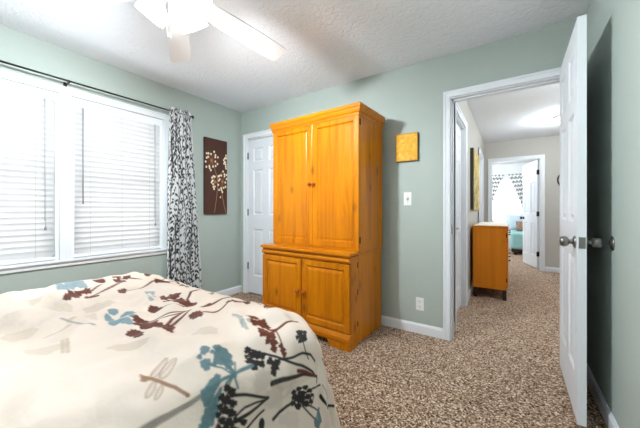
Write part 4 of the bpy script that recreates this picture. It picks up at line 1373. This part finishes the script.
for (hx, hy, rx, ry, n, a0, a1) in ((75, 155, 24, 37, 18, 0, 2 * PI), (118, 235, 19, 40, 19, 0, 2 * PI), (140, 152, 15, 30, 12, PI * 0.6, PI * 1.4), (88, 240, 12, 28, 10, PI * 0.5, PI * 1.5)):
    for k in range(n):
        an = a0 + (a1 - a0) * (k + 0.3 + 0.5 * math.sin(k * 5.1)) / n
        f = 0.62 + 0.55 * ((k * 37) % 10) / 10
        ex, ey = hx + rx * f * math.cos(an), hy + ry * f * math.sin(an)
        if 52 < ex < 136:
            pr.line([(cx(hx), cy(hy)), (cx(ex), cy(ey))], 0.0032, (140, 90, 58))
            pr.ell(cx(ex), cy(ey), 0.0115, 0, 0, 0.0135, CREAM)
    if hx < 136:
        pr.ell(cx(hx), cy(hy), 0.014, 0, 0, 0.016, (190, 120, 70))
pr.ell(cx(110), cy(299), 0.009, 0, 0, 0.012, CREAM)
grid_obj('painted_face', np.stack([np.full(A.shape, XL + 0.0308), PY0 + 0.001 + A * (PY1 - PY0 - 0.002) / 0.321, PZ0 + 0.001 + B * 0.998], -1), pr.C, M['canvas'], t)

t = thing('wall_canvas', 'small square gold canvas on the green wall above the light switch', 'picture', (-0.786, YB, 1.555))
gx0, gx1, gz0, gz1 = -0.893, -0.690, 1.556, 1.812
MB().box(gx0, gx1, YB - 0.030, YB - 0.0005, gz0, gz1, 0.003).build('canvas_edge', paint('dark gilt edge', (96, 62, 24), 0.6), t)
A, B = np.meshgrid(np.linspace(0, 1, 60), np.linspace(0, 1, 70), indexing='ij')
pr = Print(A, B, (236, 178, 46))
rng = random.Random(9)
for k in range(120):
    pr.ell(rng.random(), rng.random(), rng.uniform(0.02, 0.09), 0, 0, rng.uniform(0.02, 0.08), rng.choice([(246, 206, 96), (222, 160, 46), (250, 214, 120), (208, 142, 40)]), 0.28, 0.2, k)
for w in (0.05, 0.025):
    pr._put((A < w) | (B < w) | (A > 1 - w) | (B > 1 - w), (196, 130, 34), 0.5)
grid_obj('painted_face', np.stack([gx0 + 0.001 + A * (gx1 - gx0 - 0.002), np.full(A.shape, YB - 0.0308), gz0 + 0.001 + B * (gz1 - gz0 - 0.002)], -1), pr.C, M['canvas'], t)

# ------------------------------------------------------------------ switch and outlet
t = thing('light_switch', 'white toggle light switch on the green wall left of the doorway', 'light switch', (-0.788, YB, 1.21))
MB().box(-0.824, -0.752, YB - 0.006, YB - 0.0002, 1.152, 1.274, 0.003, 2).build('cover_plate', M['plastic'], t)
MB().box(-0.797, -0.779, YB - 0.0085, YB - 0.006, 1.198, 1.228).build('toggle_frame', M['cord'], t)
MB().prism([(YB - 0.007, 1.206), (YB - 0.020, 1.222), (YB - 0.018, 1.228), (YB - 0.007, 1.220)], 'X', -0.793, -0.783).build('toggle', M['plastic'], t)
for z in (1.182, 1.244):
    MB().lathe((-0.788, YB - 0.006, z), (0, -1, 0), [(0, 0.003), (0.0015, 0.002)], 8).build('screw', M['cord'], t)
t = thing('wall_outlet', 'white double wall outlet low on the green wall left of the doorway', 'outlet', (-0.678, YB, 0.265))
MB().box(-0.713, -0.643, YB - 0.006, YB - 0.0002, 0.207, 0.322, 0.003, 2).build('cover_plate', M['plastic'], t)
for z in (0.242, 0.288):
    mb = MB().box(-0.695, -0.661, YB - 0.008, YB - 0.006, z - 0.017, z + 0.017, 0.002)
    s = mb.build('socket', M['plastic'], t)
    mb = MB()
    mb.box(-0.6875, -0.685, YB - 0.0086, YB - 0.0078, z - 0.004, z + 0.009)
    mb.box(-0.671, -0.6685, YB - 0.0086, YB - 0.0078, z - 0.004, z + 0.009)
    mb.box(-0.680, -0.676, YB - 0.0086, YB - 0.0078, z - 0.012, z - 0.007)
    mb.build('slots', M['slot'], s)

# round bumper on the right wall that the door knob meets
mb = MB().lathe((XR, 1.996, 0.943), (-1, 0, 0), [(0.0, 0.036), (0.004, 0.036), (0.008, 0.032), (0.010, 0.020), (0.014, 0.018), (0.016, 0.0)], 24)
tag(mb.build('door_bumper', M['nickel']), 'round metal bumper on the right wall behind the open door knob', 'door bumper')

# ------------------------------------------------------------------ ceiling fan with four lamps
FX, FYc, FZ = -1.374, 0.762, 2.19
fan = thing('ceiling_fan', 'white ceiling fan with frosted glass lamps over the bed', 'ceiling fan', (FX, FYc, 2.44))
MB().lathe((FX, FYc, HC), (0, 0, -1), [(0, 0.075), (0.02, 0.075), (0.05, 0.05), (0.06, 0.02), (0.09, 0.016)], 28).build('canopy', M['fan_white'], fan)
MB().lathe((FX, FYc, 2.355), (0, 0, -1), [(0, 0.03), (0.015, 0.085), (0.04, 0.108), (0.10, 0.112), (0.135, 0.10), (0.155, 0.06)], 32).build('motor_housing', M['fan_white'], fan)
MB().lathe((FX, FYc, 2.199), (0, 0, -1), [(0, 0.055), (0.015, 0.062), (0.040, 0.058), (0.058, 0.03), (0.066, 0.0)], 28).build('light_fitter', M['fan_white'], fan)
for k in range(6):
    a = 1.5212 + k * PI / 3
    mb = MB()
    mb.xf = Matrix.Translation((FX, FYc, FZ)) @ Matrix.Rotation(a, 4, 'Z') @ Matrix.Rotation(-0.30, 4, 'X')
    outl = [(0.19, -0.050), (0.30, -0.060), (0.55, -0.067), (0.715, -0.0670), (0.735, -0.061), (0.745, -0.046), (0.748, 0.0)]
    outl = outl + [(x, -y) for x, y in outl[-2::-1]]
    mb.prism(outl, 'Z', -0.004, 0.004)
    bl = mb.build('blade', M['fan_white'], fan)
    mb = MB()
    mb.xf = Matrix.Translation((FX, FYc, FZ)) @ Matrix.Rotation(a, 4, 'Z') @ Matrix.Rotation(-0.30, 4, 'X')
    mb.prism([(0.095, -0.018), (0.20, -0.030), (0.25, -0.022), (0.26, 0), (0.25, 0.022), (0.20, 0.030), (0.095, 0.018)], 'Z', 0.0045, 0.010)
    mb.build('blade_iron', M['fan_white'], bl)
glass = translucent_mat('frosted lamp glass', (250, 249, 246), 0.6)
gb = glass.node_tree.nodes['Principled BSDF']
gb.inputs['Emission Color'].default_value = (1, 0.985, 0.96, 1)
gb.inputs['Emission Strength'].default_value = 2.2
for k in range(4):
    a = R(16 + 90 * k)
    h = Vector((math.cos(a), math.sin(a), 0))
    d = (h * 0.70 + Vector((0, 0, -0.71))).normalized()
    p0 = Vector((FX, FYc, 2.168)) + h * 0.050
    arm_o = MB().tube([p0, p0 + h * 0.016 + Vector((0, 0, 0.006)), p0 + h * 0.030 - Vector((0, 0, 0.004))], 0.009, 10).build('lamp_arm', M['fan_white'], fan)
    s0 = p0 + h * 0.022
    mb = MB()
    mb.lathe(s0, d, [(0, 0.020), (0.004, 0.025), (0.026, 0.027), (0.030, 0.020)], 18)
    mb.build('lamp_socket', M['fan_white'], arm_o)
    mb = MB()
    mb.lathe(s0 + d * 0.024, d, [(0, 0.029), (0.012, 0.042), (0.035, 0.058), (0.062, 0.067), (0.090, 0.071), (0.090, 0.068), (0.062, 0.064), (0.035, 0.055), (0.013, 0.039), (0.002, 0.027)], 26, caps=False)
    mb.build('lamp_shade', glass, arm_o)
    for kind_, pw in (('POINT', FAN_WATTS), ('SPOT', FAN_SPOT)):
        L = bpy.data.lights.new('fan_bulb_light', kind_)
        L.energy = pw
        L.shadow_soft_size = 0.05
        L.color = LAMP_TINT
        lo = bpy.data.objects.new('fan_bulb_light', L)
        lo.location = s0 + d * 0.092 - fan.location
        if kind_ == 'SPOT':                      # the bulb throws most of its light out of the shade's mouth
            L.spot_size = R(132)
            L.spot_blend = 1.0
            lo.rotation_mode = 'QUATERNION'
            lo.rotation_quaternion = (h + Vector((0, 0, -0.34))).to_track_quat('-Z', 'Y')
        lo.parent = fan
        col.objects.link(lo)
cz = 2.112
mb = MB().rod((FX + 0.02, FYc - 0.03, 2.14), (FX + 0.02, FYc - 0.03, 1.955), 0.0012, 6)
ch = mb.build('pull_chain', M['fan_white'], fan)
MB().lathe((FX + 0.02, FYc - 0.03, 1.925), (0, 0, 1), [(0, 0.003), (0.006, 0.008), (0.018, 0.009), (0.028, 0.004), (0.031, 0.0015)], 12).build('chain_pull', M['plastic'], ch)

# ------------------------------------------------------------------ hall
buf = thing('buffet', 'orange stained wooden buffet on dark legs along the hall wall', 'buffet', (-0.21, 4.7, 0))
BX0, BX1, BY0, BY1 = -0.405, -0.022, 4.15, 5.30
MB().box(BX0, BX1 - 0.02, BY0, BY1, 0.125, 0.893, 0.003).build('case', M['buffet'], buf)
MB().box(BX0 - 0.005, BX1, BY0 - 0.008, BY1 + 0.008, 0.8935, 0.911, 0.004).build('top_board', M['buffet'], buf)
for x in (BX0 + 0.028, BX1 - 0.040):
    for y in (BY0 + 0.022, BY1 - 0.022):
        mb = MB().box(x - 0.022, x + 0.022, y - 0.020, y + 0.020, 0.0, 0.16, 0.003)
        mb.build('leg', M['dark_wood'], buf)
for k in range(3):
    y0 = BY0 + 0.02 + k * 0.372
    d = MB().box(BX1 - 0.0195, BX1 - 0.003, y0, y0 + 0.362, 0.15, 0.69, 0.003).build('door', M['buffet'], buf)
    MB().lathe((BX1 - 0.003, y0 + 0.31, 0.45), (1, 0, 0), [(0, 0.006), (0.012, 0.006), (0.020, 0.014), (0.026, 0.0)], 12).build('knob', M['bronze'], d)
    d = MB().box(BX1 - 0.0195, BX1 - 0.003, y0, y0 + 0.362, 0.70, 0.885, 0.003).build('drawer', M['buffet'], buf)
    MB().lathe((BX1 - 0.003, y0 + 0.18, 0.80), (1, 0, 0), [(0, 0.006), (0.012, 0.006), (0.020, 0.014), (0.026, 0.0)], 12).build('knob', M['bronze'], d)
for z in (0.25, 0.80):
    MB().box(BX1 - 0.024, BX1 - 0.014, BY0 - 0.002, BY0 + 0.001, z - 0.022, z + 0.022).build('hinge', M['bronze'], buf)
tr = MB().box(BX0 + 0.01, BX1 - 0.004, BY0 - 0.004, BY1 - 0.02, 0.9112, 0.9172, 0.002)
tag(tr.build('table_runner', M['runner']), 'cream runner cloth lying on top of the hall buffet', 'runner')

t = thing('wall_canvas', 'yellow abstract painting with dark edges hung above the hall buffet', 'picture', (HL, 4.65, 1.12))
HY0, HY1, HZ0, HZ1 = 4.20, 5.06, 1.115, 1.925
MB().box(HL + 0.0005, HL + 0.038, HY0, HY1, HZ0, HZ1, 0.003).build('canvas_edge', paint('dark green canvas edge', (52, 50, 34), 0.7), t)
A, B = np.meshgrid(np.linspace(0, 1, 120), np.linspace(0, 1, 120), indexing='ij')
pr = Print(A, B, (206, 172, 74))
rng = random.Random(3)
for k in range(260):
    pr.ell(rng.random(), rng.random(), rng.uniform(0.01, 0.06), 0, 0, rng.uniform(0.02, 0.10), rng.choice([(226, 196, 84), (238, 216, 140), (196, 150, 40), (120, 100, 44), (244, 236, 206), (168, 150, 90)]), 0.7, 0.25, k)
for k in range(22):
    u0 = rng.random()
    pr.line([(u0, rng.uniform(0, 0.2)), (u0 + rng.uniform(-0.06, 0.06), rng.uniform(0.3, 0.95))], 0.02, (70, 58, 36), 0.8, 0.006)
pr._put(A < 0.10, (64, 60, 40), 0.75)
grid_obj('painted_face', np.stack([np.full(A.shape, HL + 0.0388), HY0 + 0.001 + A * (HY1 - HY0 - 0.002), HZ0 + 0.001 + B * (HZ1 - HZ0 - 0.002)], -1), pr.C, M['canvas'], t)

# hall ceiling lamp
LX, LY = 0.66, 5.28
dome = emit_mat('lit lamp glass', (255, 252, 246), 4.0)


def dome_lamp(label, x, y, watts):
    t = thing('ceiling_lamp', label, 'ceiling lamp', (x, y, HC))
    MB().lathe((x, y, HC), (0, 0, -1), [(0, 0.15), (0.02, 0.15), (0.03, 0.14)], 32).build('lamp_base', M['plastic'], t)
    MB().lathe((x, y, HC - 0.030), (0, 0, -1), [(0, 0.137), (0.025, 0.130), (0.055, 0.105), (0.078, 0.060), (0.086, 0.0)], 32).build('lamp_dome', dome, t)
    L = bpy.data.lights.new('dome_bulb_light', 'POINT')
    L.energy = watts
    L.shadow_soft_size = 0.06
    L.color = LAMP_TINT
    lo = bpy.data.objects.new('dome_bulb_light', L)
    lo.location = (0, 0, -0.19)
    lo.parent = t
    col.objects.link(lo)


dome_lamp('round white dome lamp on the hall ceiling near the far doorway', 0.66, 5.28, HALL_WATTS)
dome_lamp('unseen dome lamp added to brighten the hall, behind the open bedroom door', 0.72, 3.35, HALL_WATTS)  # added second lamp, hidden by the door; brightens the buffet and hall carpet

# round thing on the hall's far wall
t = thing('wall_ornament', 'dark-rimmed round ornament on the far hall wall, half hidden by the open door', 'wall ornament', (0.845, HY, 1.64))
mb = MB()
ringp = [(0.845 + 0.15 * math.cos(q * PI / 20), HY - 0.014, 1.64 + 0.15 * math.sin(q * PI / 20)) for q in range(41)]
mb.tube(ringp, 0.012, 10).build('rim', M['dark_wood'], t)
MB().lathe((0.845, HY - 0.001, 1.64), (0, -1, 0), [(0, 0.143), (0.008, 0.143)], 32).build('disc', M['greige'], t)

# ------------------------------------------------------------------ far bedroom
fb = thing('bed', 'aqua covered bed seen through the far doorway', 'bed', (0.75, 8.9, 0))
MB().box(0.02, 1.45, 8.55, 9.62, 0.06, 0.26, 0.02, 2).build('base', M['dark_wood'], fb)
mb = MB().box(0.0, 1.47, 8.53, 9.64, 0.12, 0.56, 0.07, 4)
mb.build('bedding', M['aqua'], fb)
for x in (0.10, 1.37):
    for y in (8.62, 9.55):
        MB().box(x - 0.03, x + 0.03, y - 0.03, y + 0.03, 0, 0.06).build('leg', M['dark_wood'], fb)


def pillow(name, label, c, w, h, d, mat, tilt, rz):
    mb = MB()
    mb.xf = Matrix.Translation(c) @ Matrix.Rotation(rz, 4, 'Z') @ Matrix.Rotation(tilt, 4, 'X')
    n = 16
    for s in (1, -1):
        g = {}
        for i in range(n + 1):
            for j in range(n + 1):
                a, b = i / n * 2 - 1, j / n * 2 - 1
                puff = (max(0, 1 - a * a) * max(0, 1 - b * b)) ** 0.45
                pin = 1 - 0.06 * (1 - abs(a)) * 0 - 0.05 * (1 - a * a) * abs(b) - 0.05 * (1 - b * b) * abs(a)
                g[i, j] = mb._v((a * w / 2 * pin, s * d / 2 * puff, b * h / 2 * pin))
        for i in range(n):
            for j in range(n):
                f = mb.bm.faces.new([g[i, j], g[i + 1, j], g[i + 1, j + 1], g[i, j + 1]])
                f.smooth = True
    bmesh.ops.remove_doubles(mb.bm, verts=mb.bm.verts, dist=1e-5)
    o = mb.build(name, mat)
    return tag(o, label, 'pillow')


pillow('pillow', 'pale blue pillow propped on the far aqua bed', (0.16, 9.30, 0.78), 0.52, 0.44, 0.17, M['pale_blue'], R(-14), R(10))
pillow('pillow', 'brown patterned cushion lying before the pale blue pillow on the far bed', (0.27, 9.02, 0.69), 0.30, 0.27, 0.13, M['patterned'], R(-20), R(10))

t = thing('curtain_rod', 'pale curtain rod above the far bedroom window', 'curtain rod', (-0.11, FY, 2.10))
RY2 = FY - 0.075
MB().rod((-0.72, RY2, 2.10), (0.52, RY2, 2.10), 0.008, 10).build('rod', M['plastic'], t)
for x in (-0.70, 0.50):
    MB().box(x - 0.008, x + 0.008, RY2 + 0.004, FY, 2.082, 2.096).build('bracket', M['plastic'], t)
for side, lab in ((-1, 'grey and white chevron curtain tied back left of the far window'), (1, 'grey and white chevron curtain tied back right of the far window')):
    S, T = np.meshgrid(np.linspace(0, 1, 120), np.linspace(0, 1, 240), indexing='ij')
    z = 2.125 - T * 2.06
    xc = -0.11
    tie = 0.50                                         # height of the tie-back, as a share of the drop
    inner_t = np.where(T < tie, 0.015 + 0.40 * (T / tie) ** 0.85, 0.415 - 0.10 * np.clip((T - tie) / 0.15, 0, 1))
    outer_t = np.where(T < tie, 0.60 - 0.05 * (T / tie), 0.55 + 0.04 * (T - tie) / (1 - tie))
    Xc = xc + side * (inner_t + (outer_t - inner_t) * S)
    am = 0.012 + 0.022 * np.clip(T / tie, 0, 1)
    Yc = RY2 + am * np.sin(2 * PI * 6 * S + 0.5) - 0.0
    near = np.clip(1 - np.abs(z - 2.10) / 0.03, 0, 1)
    Yc = Yc - near * np.maximum(Yc - (RY2 - 0.013), 0)
    Yc = np.minimum(Yc, FY - 0.03)
    pr = Print(S * 1.1, T * 2.06 + 0.10 * S * (T / tie), (240, 240, 238))
    vv2 = pr.V / 0.115 + 0.45 * np.abs(((pr.U / 0.17) % 1) * 2 - 1)
    pr._put((vv2 % 1) < 0.42, (120, 120, 120), 1.0)
    o = grid_obj('curtain', np.stack([Xc, Yc, z], -1), pr.C, M['chevron'])
    tag(o, lab, 'curtain')

dome_lamp('unseen dome lamp added to light the far bedroom', -0.75, 7.9, FAR_WATTS)  # added lamp out of view, placed to light the far room and its open door
